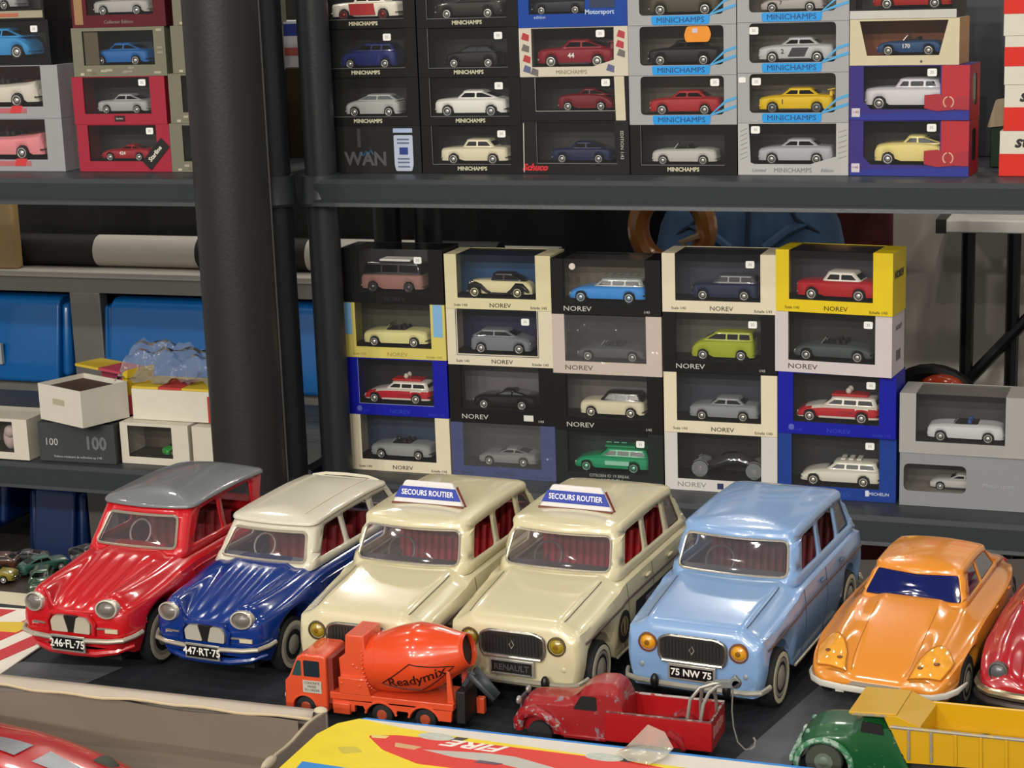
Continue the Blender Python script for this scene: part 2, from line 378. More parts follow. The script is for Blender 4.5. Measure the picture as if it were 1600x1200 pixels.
# ------------------------------------------------------------------ small boxed model cars (length 1, scaled by the root)
K = {
 'sedan': dict(w=.40, top=[(0, .17), (.02, .205), (.25, .24), (.5, .245), (.8, .245), (.97, .235), (1, .18)], gh=((.28, .38), (.83, .72), (.185, .145)), zb=.235, zr=.325, wh=(.19, .79, .072), pil=[.535]),
 'square': dict(w=.39, top=[(0, .19), (.02, .225), (.25, .245), (.5, .25), (.85, .25), (.97, .24), (1, .19)], gh=((.31, .37), (.82, .73), (.17, .15)), zb=.24, zr=.345, wh=(.2, .79, .075), pil=[.55]),
 'coupe': dict(w=.40, top=[(0, .18), (.03, .225), (.25, .245), (.5, .25), (.8, .25), (.97, .23), (1, .18)], gh=((.29, .38), (.93, .68), (.18, .145)), zb=.235, zr=.335, wh=(.19, .80, .075), pil=[.58]),
 'sport': dict(w=.42, top=[(0, .13), (.03, .17), (.2, .215), (.45, .22), (.8, .23), (.97, .215), (1, .16)], gh=((.32, .46), (.92, .66), (.18, .13)), zb=.215, zr=.285, wh=(.19, .79, .074), pil=[.62]),
 'hatch': dict(w=.42, top=[(0, .18), (.04, .235), (.25, .285), (.6, .30), (.92, .30), (1, .24)], gh=((.19, .38), (.99, .84), (.19, .15)), zb=.275, zr=.375, wh=(.18, .82, .085), pil=[.60]),
 'mpv': dict(w=.42, top=[(0, .17), (.04, .23), (.25, .285), (.6, .30), (.95, .30), (1, .25)], gh=((.14, .40), (.99, .92), (.19, .16)), zb=.28, zr=.40, wh=(.19, .81, .08), pil=[.56, .75]),
 'bulb': dict(w=.41, top=[(0, .18), (.04, .26), (.22, .29), (.5, .30), (.75, .285), (.93, .21), (1, .12)], gh=((.33, .42), (.95, .66), (.165, .13)), zb=.27, zr=.375, wh=(.19, .78, .08), pil=[.56]),
 'limo': dict(w=.38, top=[(0, .18), (.02, .225), (.25, .245), (.5, .245), (.85, .24), (.97, .235), (1, .18)], gh=((.31, .36), (.83, .79), (.165, .14)), zb=.235, zr=.325, wh=(.17, .79, .07), pil=[.48, .65]),
 'break': dict(w=.38, top=[(0, .11), (.04, .155), (.2, .20), (.35, .215), (.8, .22), (.97, .215), (1, .17)], gh=((.31, .41), (.985, .95), (.165, .14)), zb=.21, zr=.30, wh=(.17, .80, .07), pil=[.56, .74]),
 'dsconv': dict(w=.38, top=[(0, .11), (.04, .16), (.2, .205), (.35, .215), (.7, .215), (.92, .185), (1, .12)], wh=(.17, .82, .07), cock=(.36, .66)),
 'conv': dict(w=.40, top=[(0, .17), (.03, .215), (.2, .24), (.4, .245), (.8, .25), (.97, .225), (1, .17)], wh=(.18, .80, .072), cock=(.36, .66)),
 'fin': dict(w=.38, top=[(0, .17), (.02, .215), (.2, .235), (.5, .235), (.85, .25), (.98, .265), (1, .2)], wh=(.18, .77, .07), cock=(.38, .66)),
 'spider': dict(w=.42, top=[(0, .12), (.04, .18), (.2, .22), (.4, .225), (.7, .235), (.9, .23), (1, .15)], wh=(.19, .80, .08), cock=(.42, .62)),
 'wagon': dict(w=.41, top=[(0, .19), (.03, .24), (.25, .265), (.6, .27), (.95, .27), (1, .22)], gh=((.30, .39), (.985, .93), (.18, .15)), zb=.26, zr=.375, wh=(.18, .80, .08), pil=[.55, .74]),
 'van': dict(w=.43, top=[(0, .17), (.04, .25), (.18, .32), (.5, .33), (.97, .33), (1, .28)], gh=((.14, .36), (.995, .97), (.195, .17)), zb=.315, zr=.45, wh=(.19, .80, .085), pil=[.56, .76]),
 'bus': dict(w=.42, top=[(0, .20), (.03, .27), (.2, .285), (.8, .285), (.97, .28), (1, .22)], gh=((.01, .06), (.99, .96), (.2, .17)), zb=.275, zr=.44, wh=(.2, .78, .08), pil=[.34, .62]),
 'beetle': dict(w=.43, top=[(0, .16), (.05, .24), (.22, .30), (.5, .31), (.8, .30), (.95, .23), (1, .15)], gh=((.24, .42), (.93, .66), (.19, .14)), zb=.285, zr=.40, wh=(.19, .81, .09), pil=[.56]),
 'prewar': dict(w=.27, top=[(0, .14), (.02, .235), (.1, .25), (.36, .26), (.8, .255), (.95, .22), (1, .14)], gh=((.34, .38), (.90, .72), (.125, .11)), zb=.25, zr=.36, wh=(.13, .80, .085), pil=[.56], y=.17),
}
def hexmul(h, k):
    return '#'+''.join('%02x' % max(0, min(255, int(int(h[i:i+2], 16)*k))) for i in (1, 3, 5))
def mini(kind, L, col, label, loc, name='model_car', face=1, roof=None, low=None, lowz=.16, hub='#c9c7c2', tyre='#141416', ex=(), group=None, rz=0., cat='model car', glass=None):
    if cat == 'model car': col = hexmul(col, 1.15); low = low and hexmul(low, 1.1); roof = roof and hexmul(roof, 1.1)  # boxed cars' colours brightened in place of light reaching into the boxes
    S = K[kind]; root = thing(name, label, cat, loc, rz+(0 if face > 0 else PI), group, L)
    hw = S['w']/2; x1, x2, R = S['wh']; wy = S.get('y', hw*.84)
    m = paint(col); mats = [m, paint(low)] if low else [m]
    top = ip(S['top']); arch = [] if kind == 'prewar' else [(x1, R, R*1.12), (x2, R, R*1.12)]
    wf = ip([(0, hw*.72), (.02, hw*.86), (.08, hw*.96), (.25, hw), (.8, hw), (.94, hw*.95), (.98, hw*.86), (1, hw*.74)])
    zt = lambda x, y: top(x)-.012*y**2-(.022 if y > .9 else 0)*((y-.9)/.1)
    dx = .5 if face > 0 else .5
    base = [0, .008, .02, .04, .08, .13, .2, .28, .36, .44, .52, .6, .68, .75, .82, .88, .93, .96, .98, .992, 1]
    mf = (lambda x, y, z: 1 if .066 < z < lowz else 0) if low else None
    body = loft('body', mats, root, stations(1, base, arch, 5), zt, wf, lambda t, x: 1-.10*t**2.2+.015*sin(PI*t), arch_sill(.052, arch), 5, 5, None, mf)
    g = glass or dglass()
    if 'gh' in S:
        F, Rr, Wd = S['gh']; c = Cabin(F, Rr, Wd, S['zb'], S['zr']-.018, r=.05, rr=.018, crown=.014, bow=.02)
        h = S['zr']-.018-S['zb']; zlo, zhi = S['zb']+h*.20, S['zb']+h*.90
        full, half = c.screen(c.W[0]*.82, c.W[1]*.82, .2, .9, .012); rf, rh = c.screen(c.W[0]*.78, c.W[1]*.78, .22, .88, .012, True)
        lx = lambda z, k: F[0]+(F[1]-F[0])*(z-S['zb'])/h+k; rx = lambda z, k: Rr[0]+(Rr[1]-Rr[0])*(z-S['zb'])/h-k
        ed = [None]+S['pil']+[None]; wins = []
        for i in range(len(ed)-1):
            a, b = ed[i], ed[i+1]; k = .045
            p = [(a+.012 if a else lx(zlo, k), zlo), (b-.012 if b else rx(zlo, k), zlo), (b-.012 if b else rx(zhi, k), zhi), (a+.012 if a else lx(zhi, k), zhi)]
            if p[1][0]-p[0][0] > .03 and p[2][0]-p[3][0] > .01: wins.append(c.side(p, .012))
            elif p[1][0]-p[0][0] > .03: q = (p[0][0]+.02 if b is None else p[1][0]-.02); wins.append(c.side([p[0], p[1], (p[3][0]+.008, zhi)], .006) if b is None else c.side([p[0], p[1], p[2]], .006))
        rm = paint(roof) if roof else m
        c.shell('cabin', [rm], root, [half, rh]+wins, nu=(4, 10, 4))
        c.pane('windscreen', full, g, root, .006, 5); c.pane('rear_window', rf, g, root, .006, 5)
        for wv in wins:
            o = c.pane('side_window', wv, g, root, .006, 4)
            o2 = c.pane('side_window', wv, g, root, .006, 4, flip=True)
    elif 'cock' in S:
        a, b = S['cock']; z = top(.5); dk = mat('#1a1614' if 'tan' not in ex else '#6d4a30', .7)
        MB().prism(rrect(a, -hw*.72, b, hw*.72, .03), z-.03, z+.004).build('cockpit', mat('#0c0b0b', .8), root)
        for sy in (-1, 1):
            MB().prism(rrect(.0, -.055, .05, .055, .02), 0, .055).build('seat', mat('#2a4f9a', .6) if 'blueseat' in ex else dk, root, (a+.17, sy*hw*.36, z-.01), (0, -.2, 0), bevel=.008)
            if 'rear' in ex: MB().prism(rrect(.0, -.055, .05, .055, .02), 0, .05).build('seat', dk, root, (b-.05, sy*hw*.36, z-.01), (0, -.2, 0), bevel=.008)
        fr = [(a-.01, -hw*.7, z), (a+.045, -hw*.62, z+.075), (a+.04, 0, z+.08), (a+.045, hw*.62, z+.075), (a-.01, hw*.7, z), (a-.02, 0, z)]
        MB().tube(fr, .006, 6, True).build('windscreen_frame', chrome(), root)
        b_ = MB(); b_.add(fr, [(0, 1, 2, 5), (5, 2, 3, 4)]); b_.build('windscreen', GLASS(), root)
        MB().tube([(a+.07+.035*cos(t*PI/6)*.3, -hw*.36+.035*cos(t*PI/6), z+.02+.03*sin(t*PI/6)) for t in range(12)], .005, 5, True).build('steering_wheel', mat('#111111', .5), root)
    wheels(root, [(x1, -wy, 0), (x2, -wy, 0), (x1, wy, 0), (x2, wy, 0)], R, .075, ring=.74, cap=.4, tire=tyre, rim=mat(hub, .3, .55, 0, .05), key=hub)
    zb_ = .10
    if kind not in ('prewar',):
        for e, nm in ((0, 'bumper'), (1, 'bumper')):
            sx = -.006 if e == 0 else 1.006; s2 = .02 if e == 0 else .98
            MB().tube([(s2, -hw*.92, zb_), (sx+(.008 if e == 0 else -.008), -hw*.7, zb_), (sx, 0, zb_), (sx+(.008 if e == 0 else -.008), hw*.7, zb_), (s2, hw*.92, zb_)], .011, 6).build(nm, chrome() if kind in ('sedan', 'square', 'bulb', 'limo', 'break', 'dsconv', 'conv', 'fin', 'wagon', 'coupe') and 'nobump' not in ex else m, root)
    for sy in (-1, 1):
        MB().ball((.014, sy*hw*.66, top(.014)*.80), (.012, .03, .024), 8, 6).build('headlight', mat('#d9d6c8', .15), root)
    if 'rack' in ex:
        zr = S['zr']+.035; q = MB()
        for y in (-.1, .1): q.tube([(.44, y, zr), (.88, y, zr)], .005, 5)
        for x in (.45, .55, .66, .77, .87): q.tube([(x, -.1, zr), (x, .1, zr)], .004, 5).tube([(x, -.1, zr-.03), (x, -.1, zr)], .004, 5).tube([(x, .1, zr-.03), (x, .1, zr)], .004, 5)
        tag(q.build('roof_rack', mat('#8d8f8e', .4, .6), root), None, kind='stuff')
    if 'load' in ex:
        for i, x in enumerate((.5, .6, .7)): BOX('roof_load', (x, -.1, S['zr']+.02), (x+.06, .1, S['zr']+.045), mat('#dcd8cc', .5), root, .006)
    if 'fire' in ex:
        BOX('roof_board', (.42, -.11, S['zr']+.012), (.86, .11, S['zr']+.04), mat('#c01820', .4), root, .008)
        for y in (-.06, .06): MB().ball((.62, y, S['zr']+.075), (.035, .03, .04), 10, 8).build('loudhailer', mat('#cfc3b4', .4), root)
        text('POMPIERS', .045, mat('#7a1016'), root, (.62, -hw-.002, .13), ext=.001)
    if 'strip' in ex: BOX('roof_luggage', (.30, -.14, S['zr']+.016), (.80, .14, S['zr']+.05), mat('#e8e6e0', .5), root, .01)
    if 'camp' in ex:
        for i in range(3): MB().tube([(.42+.1*i, 0, S['zr']+.05), (.42+.1*i, -.08, S['zr']+.075), (.42+.1*i+.06, -.08, S['zr']+.075), (.42+.1*i+.06, 0, S['zr']+.05)], .008, 5).build('roof_horn', mat('#5aa487', .4), root)
        BOX('roof_board', (.4, -.1, S['zr']+.01), (.8, .1, S['zr']+.035), mat('#1c8a5a', .4), root, .006)
        BOX('side_panel', (.42, -hw-.004, .10), (.74, -hw+.004, .155), mat('#8fc7ae', .4), root)
    if 'wing' in ex:
        MB().prism([(.93, .30), (1.03, .315), (1.03, .325), (.93, .31)], -hw*.85, hw*.85, 'y').build('rear_wing', m, root)
        for y in (-.1, .1): BOX('wing_strut', (.95, y-.008, .22), (.985, y+.008, .305), m, root)
    if 'skirt' in ex: BOX('side_skirt', (x1+.1, -hw*1.0, .035), (x2-.1, hw*1.0, .06), mat(ex['skirt'] if isinstance(ex, dict) else '#202024', .5), root, .005)
    for e in ex:
        if e.startswith('num:'): text(e[4:], .085, mat('#f2efe6', .4), root, (.46, -hw-.004, .145), ext=.001, bold=.002)
        if e.startswith('dnum:'): text(e[5:], .085, mat('#26262a', .4), root, (.33, -hw-.004, .15), ext=.001, bold=.002)
        if e.startswith('band:'): MB().prism(rpoly([(.40, .085), (.62, .085), (.68, .2), (.46, .2)], .004), -hw-.003, -hw+.01, 'y').build('livery_patch', mat(e[5:], .4), root)
        if e.startswith('mid:'): MB().prism(rpoly([(.30, .07), (.68, .07), (.66, .225), (.28, .225)], .01), -hw-.003, -hw+.01, 'y').build('door_patch', mat(e[4:], .35), root)
    if kind == 'prewar':
        fm = paint('#15151a')
        for sy in (-1, 1):
            y0 = sy*.165
            MB().tube([(.02, y0, .11), (.05, y0, .17), (.13, y0, .20), (.21, y0, .175), (.30, y0, .10), (.38, y0, .065), (.62, y0, .06), (.70, y0, .11), (.78, y0, .19), (.86, y0, .185), (.93, y0, .12), (.97, y0, .09)], [.02, .035, .04, .035, .025, .02, .02, .03, .04, .04, .03, .015], 10, sy=1.0).build('fender', fm, root)
            MB().ball((.06, sy*.10, .22), (.035, .03, .03), 10, 8).build('headlamp', chrome(), root)
        MB().tube([(0, -.17, .09), (-.015, 0, .09), (0, .17, .09)], .012, 6).build('bumper', chrome(), root)
    return root
def show_chassis(L, label, loc, group):
    root = thing('show_car', label, 'model car', loc, 0, group, L); ch = chrome()
    MB().tube([(.1, 0, .12), (.3, 0, .16), (.5, 0, .24), (.65, 0, .25), (.85, 0, .17), (.95, 0, .14)], [.03, .07, .09, .09, .06, .02], 12, sy=1.5).build('body', mat('#8f9196', .12, .9), root)
    MB().ball((.55, 0, .28), (.16, .07, .06), 14, 8).build('canopy', dglass(), root)
    for sy in (-1, 1):
        for x in (.12, .88):
            R = .115
            o = MB().lathe([(R*.62, -.03), (R, -.03), (R, .03), (R*.62, .03)], 22, 'y').build('wheel', mat('#9fa3a8', .1, .7), root, (x, sy*.15, R))
            MB().lathe([(R*.3, -.035), (R*.3, .035)], 12, 'y').build('hubcap', ch, o)
            MB().tube([(x, sy*.15, R), (x+(.12 if x < .5 else -.12), 0, .17)], .014, 6).build('suspension_arm', ch, root)
            MB().tube([(x-.13*cos(t*PI/8), sy*.15, R+.13*sin(t*PI/8)) for t in range(2, 8)], .008, 6).build('fender', ch, root)
    return root
# ------------------------------------------------------------------ window boxes
def carton(label, x, z, w, h, col, loc_y=2.4, d=.062, win=(.11, .2, .87, 1.), r=0., side=None, inner='#202226', plinth='#121214', rz=0., name='window_box', group=None, lid=True, topfilm=False, edge=None, winpoly=None, sidewin=False, foot=.0):
    """open-fronted carton with a clear window; win = left, bottom, right, top as shares of the front (top 1 = window wraps over the top edge)"""
    root = thing(name, label, 'box', (x, loc_y, z), rz, group); t = .0012; m = card(col); sm = card(side or col)
    wrap = win and win[3] >= 1.
    if win:
        l, b, rr, tp = win[0]*w, win[1]*h, win[2]*w, min(win[3], 1)*h
        hole = winpoly and [(px*w, pz*h) for px, pz in winpoly] or None
        if wrap: outer = [(0, 0), (w, 0), (w, h), (rr, h)]+rpoly([(rr, h), (rr, b), (l, b), (l, h)], [0, r, r, 0])[1:-1]+[(l, h), (0, h)]; holes = []
        else: outer = [(0, 0), (w, 0), (w, h), (0, h)]; holes = [hole or rrect(l, b, rr, tp, r)]
    else: outer = [(0, 0), (w, 0), (w, h), (0, h)]; holes = []
    V, T = cdt(outer, holes); q = MB(); n = len(V)
    q.add([(p[0], 0, p[1]) for p in V], T); q.add([(p[0], t, p[1]) for p in V], [f[::-1] for f in T])
    for L in [outer]+holes:
        k = len(L); q.add([(p[0], 0, p[1]) for p in L]+[(p[0], t, p[1]) for p in L], [(i, (i+1) % k, k+(i+1) % k, k+i) for i in range(k)])
    q.build('front_panel', m, root, smooth=0)
    for nm, xa in (('side_panel', 0), ('side_panel', w-t)):
        if sidewin and xa > 0:
            V2, T2 = cdt([(t, 0), (d, 0), (d, h), (t, h)], [rrect(d*.3, h*.25, d*.68, h*.82, .006)]); s2 = MB()
            s2.add([(w-t, p[0], p[1]) for p in V2]+[(w, p[0], p[1]) for p in V2], T2+[tuple(i+len(V2) for i in f) for f in T2]); s2.build(nm, sm, root, smooth=0)
            MB().add([(w-t*.5, d*.3, h*.25), (w-t*.5, d*.68, h*.25), (w-t*.5, d*.68, h*.82), (w-t*.5, d*.3, h*.82)], [(0, 1, 2, 3)]).build('side_film', FILM(), root, smooth=0)
        else: BOX(nm, (xa, t, 0), (xa+t, d, h), sm, root)
    BOX('back_panel', (t, d-t, 0), (w-t, d, h), m, root); BOX('bottom_panel', (t, t, 0), (w-t, d-t, t), m, root)
    if win:
        if not wrap: BOX('top_panel', (t, t, h-t), (w-t, d-t, h), m, root)
        elif topfilm:
            MB().add([(l, .0004, h-.0003), (rr, .0004, h-.0003), (rr, d*.97, h-.0003), (l, d*.97, h-.0003)], [(0, 1, 2, 3)]).build('top_film', FILM(), root, smooth=0)
            BOX('top_rim', (t, t, h-t), (l, d-t, h), m, root); BOX('top_rim', (rr, t, h-t), (w-t, d-t, h), m, root)
        else: BOX('top_rim', (t, d*.8, h-t), (w-t, d-t, h), m, root)
        MB().add([(l-.001, t*1.3, b-.001), (rr+.001, t*1.3, b-.001), (rr+.001, t*1.3, tp-.0004), (l-.001, t*1.3, tp-.0004)], [(0, 1, 2, 3)]).build('window_film', FILM(), root, smooth=0)
        BOX('backing_card', (t, d-.004, b*.5), (w-t, d-.003, h-.003), mat(inner, .6, 0, 0, .12, 35), root)
        BOX('plinth', (t*1.5, .004, t), (w-t*1.5, d-.005, max(b-.0015, .003)), mat(plinth, .5), root)
        if edge: MB().tube([(l, -.0004, h if wrap else tp), (l, -.0004, b), (rr, -.0004, b)], .0006, 4).build('window_edge', mat(edge, .5), root)
    else: BOX('top_panel', (t, t, h-t), (w-t, d-t, h), m, root)
    root['w'] = w; root['h'] = h
    return root
def sticker(root, fx, fz, sz=.0095, col='#f2f1ec', txt='35'):
    w, h = root['w'], root['h']
    s_ = MB().prism(rrect(-sz*.62, -sz*.5, sz*.62, sz*.5, sz*.22), .0002, .0014, 'y').build('price_sticker', mat(col, .5), root, (fx*w, 0, fz*h))
    text(txt, sz*.55, mat('#8b8b90', .6), s_, (0, .0001, 0), ext=.0001)
# ------------------------------------------------------------------ setting
def struct(o): o['kind'] = 'structure'; return o
struct(BOX('floor', (-7, -4, -.05), (6, 9, 0), mat('#4a4845', .6, 0, 0, .15, 3)))
struct(BOX('wall_back', (-7, 8.9, 0), (6, 9, 5), mat('#3a3a3c', .8, 0, 0, .1, 2)))
struct(BOX('ceiling', (-7, -4, 5.0), (6, 9, 5.05), mat('#6a6a6c', .8, 0, 0, .1, 2)))
# ------------------------------------------------------------------ shelving
PL = plastic('#34383c'); PD = plastic('#292c30')
def deck_mesh(x0, x1, z, yf, yb):
    P = [(yf+.02, 0), (yf+.006, -.002), (yf+.001, -.008), (yf+.004, -.030), (yf-.005, -.034), (yf-.006, -.039), (yf+.02, -.040), (yf+.02, -.012), (yb-.02, -.012), (yb-.02, -.04), (yb, -.04), (yb, 0)]
    return MB().prism([(p[0], z+p[1]) for p in P][::-1], x0, x1, 'x')
def shelf_unit(label, x0, x1, decks, yf, posts, ztop):
    t = thing('shelf_unit', label, 'shelf', ((x0+x1)/2, yf+.2, 0)); ox, oy = t.location.x, t.location.y
    for z in decks:
        d = deck_mesh(x0-ox, x1-ox, z, yf-oy, yf+.44-oy).build('deck', PL, t, smooth=30)
        for (px, py) in posts:
            MB().lathe([(.0285, z-.041), (.030, z-.037), (.0285, z-.033), (.0275, z+.002)], 24, c=(px-ox, py-oy, 0)).build('corner_socket', PL, d)
        q = MB()
        for k in range(9): y = yf+.05+.04*k-oy; q.box((x0-ox+.05, y, z), (x1-ox-.05, y+.012, z+.0003))
        tag(q.build('deck_rib', PL, d, smooth=0), None, kind='stuff')
    for (px, py) in posts: MB().lathe([(.0215, 0), (.0225, .01), (.0225, ztop)], 24).build('post', PD, t, (px-ox, py-oy, 0))
    return t
shelf_unit('dark grey plastic shelf unit on the right, holding most of the boxed model cars', -1.137, .06, (.32, .7856, 1.2216), 2.34, [(-1.1375, 2.37), (-1.1375, 2.755), (.035, 2.37), (.035, 2.755)], 1.72)
shelf_unit('dark grey plastic shelf unit on the left, behind the thick pillar', -2.35, -1.203, (.32, .7856, 1.2216), 2.325, [(-1.2025, 2.355), (-1.2025, 2.74), (-2.32, 2.355), (-2.32, 2.74)], 1.72)
t = thing('pillar', 'thick round black pillar standing in front of the shelf units', 'pillar', (-1.187, 2.2, 0))
MB().lathe([(.051, 0), (.051, 1.9)], 32).build('shaft', plastic('#232324'), t); MB().tube([(.0505, .008, .0), (.0505, .008, 1.9)], .0018, 6).build('seam', mat('#4b4744', .5), t)
BOX('base_plate', (-.09, -.09, 0), (.09, .09, .012), mat('#222222', .5), t, .003)
# ------------------------------------------------------------------ table, cloth
t = thing('table', 'brown wooden trestle table under the black cloth', 'table', (-.4, 1.05, 0))
MB().prism([(-.95, -.55), (.95, -.55), (.95, .735), (-.95, .24)], .945, .978, 'z').build('tabletop', mat('#2a1e15', .6, 0, 0, .3, 9), t, bevel=.003)
for x, y in ((-.88, -.47), (.86, -.47), (.86, .62), (-.88, .15)): BOX('leg', (x-.025, y-.025, 0), (x+.025, y+.025, .945), mat('#3c2e22', .6), t, .003)
CL = mat('#272a30', .75, 0, 0, .6, 9, .5, .3)
cl = MB(); NX, NY = 60, 30
back = ip([(-1.05, 1.27), (-.84, 1.29), (-.7, 1.5), (-.2, 1.51), (.4, 1.52)])
for i in range(NX+1):
    x = -1.05+1.45*i/NX; yb = back(x)
    for j in range(NY+1):
        y = .52+(yb-.52)*j/NY; cl.v.append((x, y, .9793+.0005*sin(23*x+9*y)*sin(17*y-6*x)))
for i in range(NX):
    for j in range(NY): a = i*(NY+1)+j; cl.f.append((a, a+NY+1, a+NY+2, a+1)); cl.m.append(0)
o = cl.build('tablecloth', CL, fix=False); tag(o, 'black crumpled cloth spread under the toy cars on the table', 'cloth')
# grey sheets of thin board lying on the cloth between the cars
for nm, P, h, lb in (('grey_sheet', [(-.86, 1.02), (-.79, 1.04), (-.755, 1.17), (-.84, 1.16)], .0004, 'grey worn sheet lying on the cloth before the red estate-like car'),
                 ('grey_sheet', [(-.27, 1.09), (-.235, 1.09), (-.185, 1.27), (-.225, 1.30)], .0004, 'narrow grey strip lying on the cloth beside the orange car'),
                 ('grey_sheet', [(-.135, 1.13), (-.11, 1.13), (-.11, 1.19), (-.13, 1.19)], .0004, 'small grey strip on the cloth between orange and red cars')):
    tag(MB().prism(P, .9799, .9799+h).build(nm, mat('#54565b', .7, 0, 0, .2, 30)), lb, 'sheet')
# ------------------------------------------------------------------ paper and heap at the far left of the table
t = thing('brochure', 'white brochure with red stripes at the left edge of the table', 'brochure', (-.92, 1.21, .9802), rad(4))
BOX('page', (-.09, -.085, 0), (.075, .055, .0012), card('#e4ddd0'), t)
for i, x in enumerate((-.085, -.045, .0, .035)):
    MB().prism([(x, -.084), (x+.018, -.084), (x+.055, .05), (x+.037, .05)], .0012, .0016).build('red_stripe', mat('#c22730', .5), t)
MB().prism([(.01, .0), (.04, .0), (.045, .025), (.012, .02)], .0016, .002).build('yellow_patch', mat('#d8b62c', .5), t)
tag(BOX('paper_strip', (-1.0, 1.277, .9785), (-.852, 1.305, .9797), card('#cbc0a8')), 'beige paper strip behind the striped brochure', 'paper')
heap = [('hatch', '#1f5a3a', 'dark green'), ('sedan', '#d2692c', 'orange'), ('coupe', '#3c7a6a', 'teal'), ('hatch', '#2c2e30', 'black'), ('sedan', '#c9b53a', 'yellow'),
        ('bulb', '#5a6a4a', 'olive'), ('sport', '#4a4d52', 'grey'), ('sedan', '#2a6a48', 'bright green'), ('hatch', '#7a4a3a', 'brown'), ('coupe', '#3a3d45', 'slate')]
hs = [(-.93, 1.325), (-.885, 1.345), (-.955, 1.365), (-.875, 1.315), (-.985, 1.33), (-.915, 1.37), (-.985, 1.38), (-.87, 1.385), (-1.0, 1.355), (-.93, 1.40)]
for (k, c, n), (x, y) in zip(heap, hs):
    a = random.uniform(0, 6.28); o = mini(k, .044, hexmul(c, .62), n+' miniature toy car in the loose heap at the far left', (x-.022*cos(a), y-.022*sin(a), .9792), 'toy_car', 1, rz=a, group='loose toy cars heap', cat='toy car')  # toy colours darkened to paint in the shade over the heap
# ------------------------------------------------------------------ behind the shelves
BK = mat('#060608', .9, 0, 0, .3, 6)
t = thing('curtain', 'black hanging curtain closing the view behind the shelves', 'curtain', (-1.9, 3.55, 0))
q = MB(); n = 80
for i in range(n+1):
    x = -1.5+2.45*i/n; y = .02*sin(i*1.1)+.012*sin(i*.37)
    q.v += [(x, y, .0), (x, y, 1.62)]
for i in range(n): q.f.append((2*i, 2*i+2, 2*i+3, 2*i+1)); q.m.append(0)
q.build('fabric', BK, t, fix=False); MB().tube([(-1.55, 0, 1.63), (1.0, 0, 1.63)], .012, 8).build('rail', mat('#333336', .4, .6), t)
for x in (-1.53, .98): MB().tube([(x, 0, 0), (x, 0, 1.63)], .015, 8).build('stand', mat('#2a2a2c', .4, .5), t)
t = thing('cabinet', 'grey metal rack holding rows of blue bins behind the left shelf', 'rack', (-1.75, 3.0, 0))
GR = mat('#6d6b66', .5, 0, 0, .1, 20); GW = mat('#c9c4ba', .5)
BOX('worktop', (-.80, 0, .950), (.62, .42, .962), GW, t, .002); BOX('top_rail', (-.80, .003, .922), (.62, .03, .950), GR, t)
for x in (-.80, -.235, .33): BOX('upright', (x, .002, 0), (x+.066, .03, .922), GR, t, .002)
BOX('shelf_rail', (-.80, .001, .715), (.62, .40, .745), mat('#6f6e6a', .5), t, .002); BOX('shelf_rail', (-.80, .001, .36), (.62, .40, .385), mat('#55544f', .5), t, .002)
BOX('back_sheet', (-.80, .41, 0), (.62, .42, .95), mat('#4d4c49', .6), t)
def bin_(x0, x1, z0, z1, yf, label, col='#0a5fa6'):
    b = thing('storage_bin', label, 'bin', ((x0+x1)/2, yf, z0)); w = (x1-x0)/2; h = z1-z0
    MB().prism(rpoly([(0, 0), (.36, 0), (.36, h), (.028, h)], [.01, .005, .005, .02]), -w+.02, w-.02, 'x').build('bin_body', mat(col, .3, 0, .3, .08, 12), b, bevel=.014, seg=3)
    for s_ in (-1, 1): MB().prism([(.012, .012), (.34, .012), (.34, h-.012), (.03, h-.012)], s_*w-.02*(s_ > 0), s_*w+.02*(s_ < 0), 'x').build('bin_end', mat(col, .3, 0, .3, .08, 12), b, bevel=.014, seg=3)
    return b
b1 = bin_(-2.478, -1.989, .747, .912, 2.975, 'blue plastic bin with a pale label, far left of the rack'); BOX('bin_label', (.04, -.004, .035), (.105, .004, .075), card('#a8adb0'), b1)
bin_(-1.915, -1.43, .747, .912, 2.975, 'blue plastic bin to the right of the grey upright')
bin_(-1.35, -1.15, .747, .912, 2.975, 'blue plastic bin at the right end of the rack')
bin_(-2.118, -1.989, .387, .535, 2.97, 'dimmed blue bin low in the rack behind the red toy car', '#0b2f66')  # low bins get a dimmer blue, their shade put into the colour
bin_(-2.42, -2.165, .44, .575, 2.97, 'dimmed blue bin at the lowest left corner of the rack', '#0b2f66')
bin_(-1.90, -1.45, .387, .56, 2.99, 'dimmed blue bin low in the rack right of the upright', '#0b2f66')
t = thing('striped_pole', 'black and white banded round pole lying on the grey rack', 'pole', (-1.75, 3.07, .993))
xs = [-.72, -.42, -.201, .02, .247, .467, .62]
for i in range(6):
    MB().lathe([(.0, xs[i]), (.0305, xs[i]+.0005), (.0305, xs[i+1]-.0005), (.0, xs[i+1])], 24, 'x').build('white_band' if i % 2 == 0 and i else ('white_band' if i in (0,) else 'black_band'), mat('#cfc8bc', .5) if i % 2 == 0 else mat('#1b1a1c', .6), t)
for x in (-.5, .45): MB().prism([(-.035, -.031), (.035, -.031), (.02, -.022), (-.02, -.022)], x-.01, x+.01, 'x').build('chock', mat('#201c1a', .7), t)
tag(BOX('wooden_board', (-2.30, 3.012, .962), (-2.103, 3.035, 1.13), mat('#b99a6a', .5, 0, 0, .2, 14), bevel=.004), 'pale wooden board standing on the rack at the left edge', 'board')
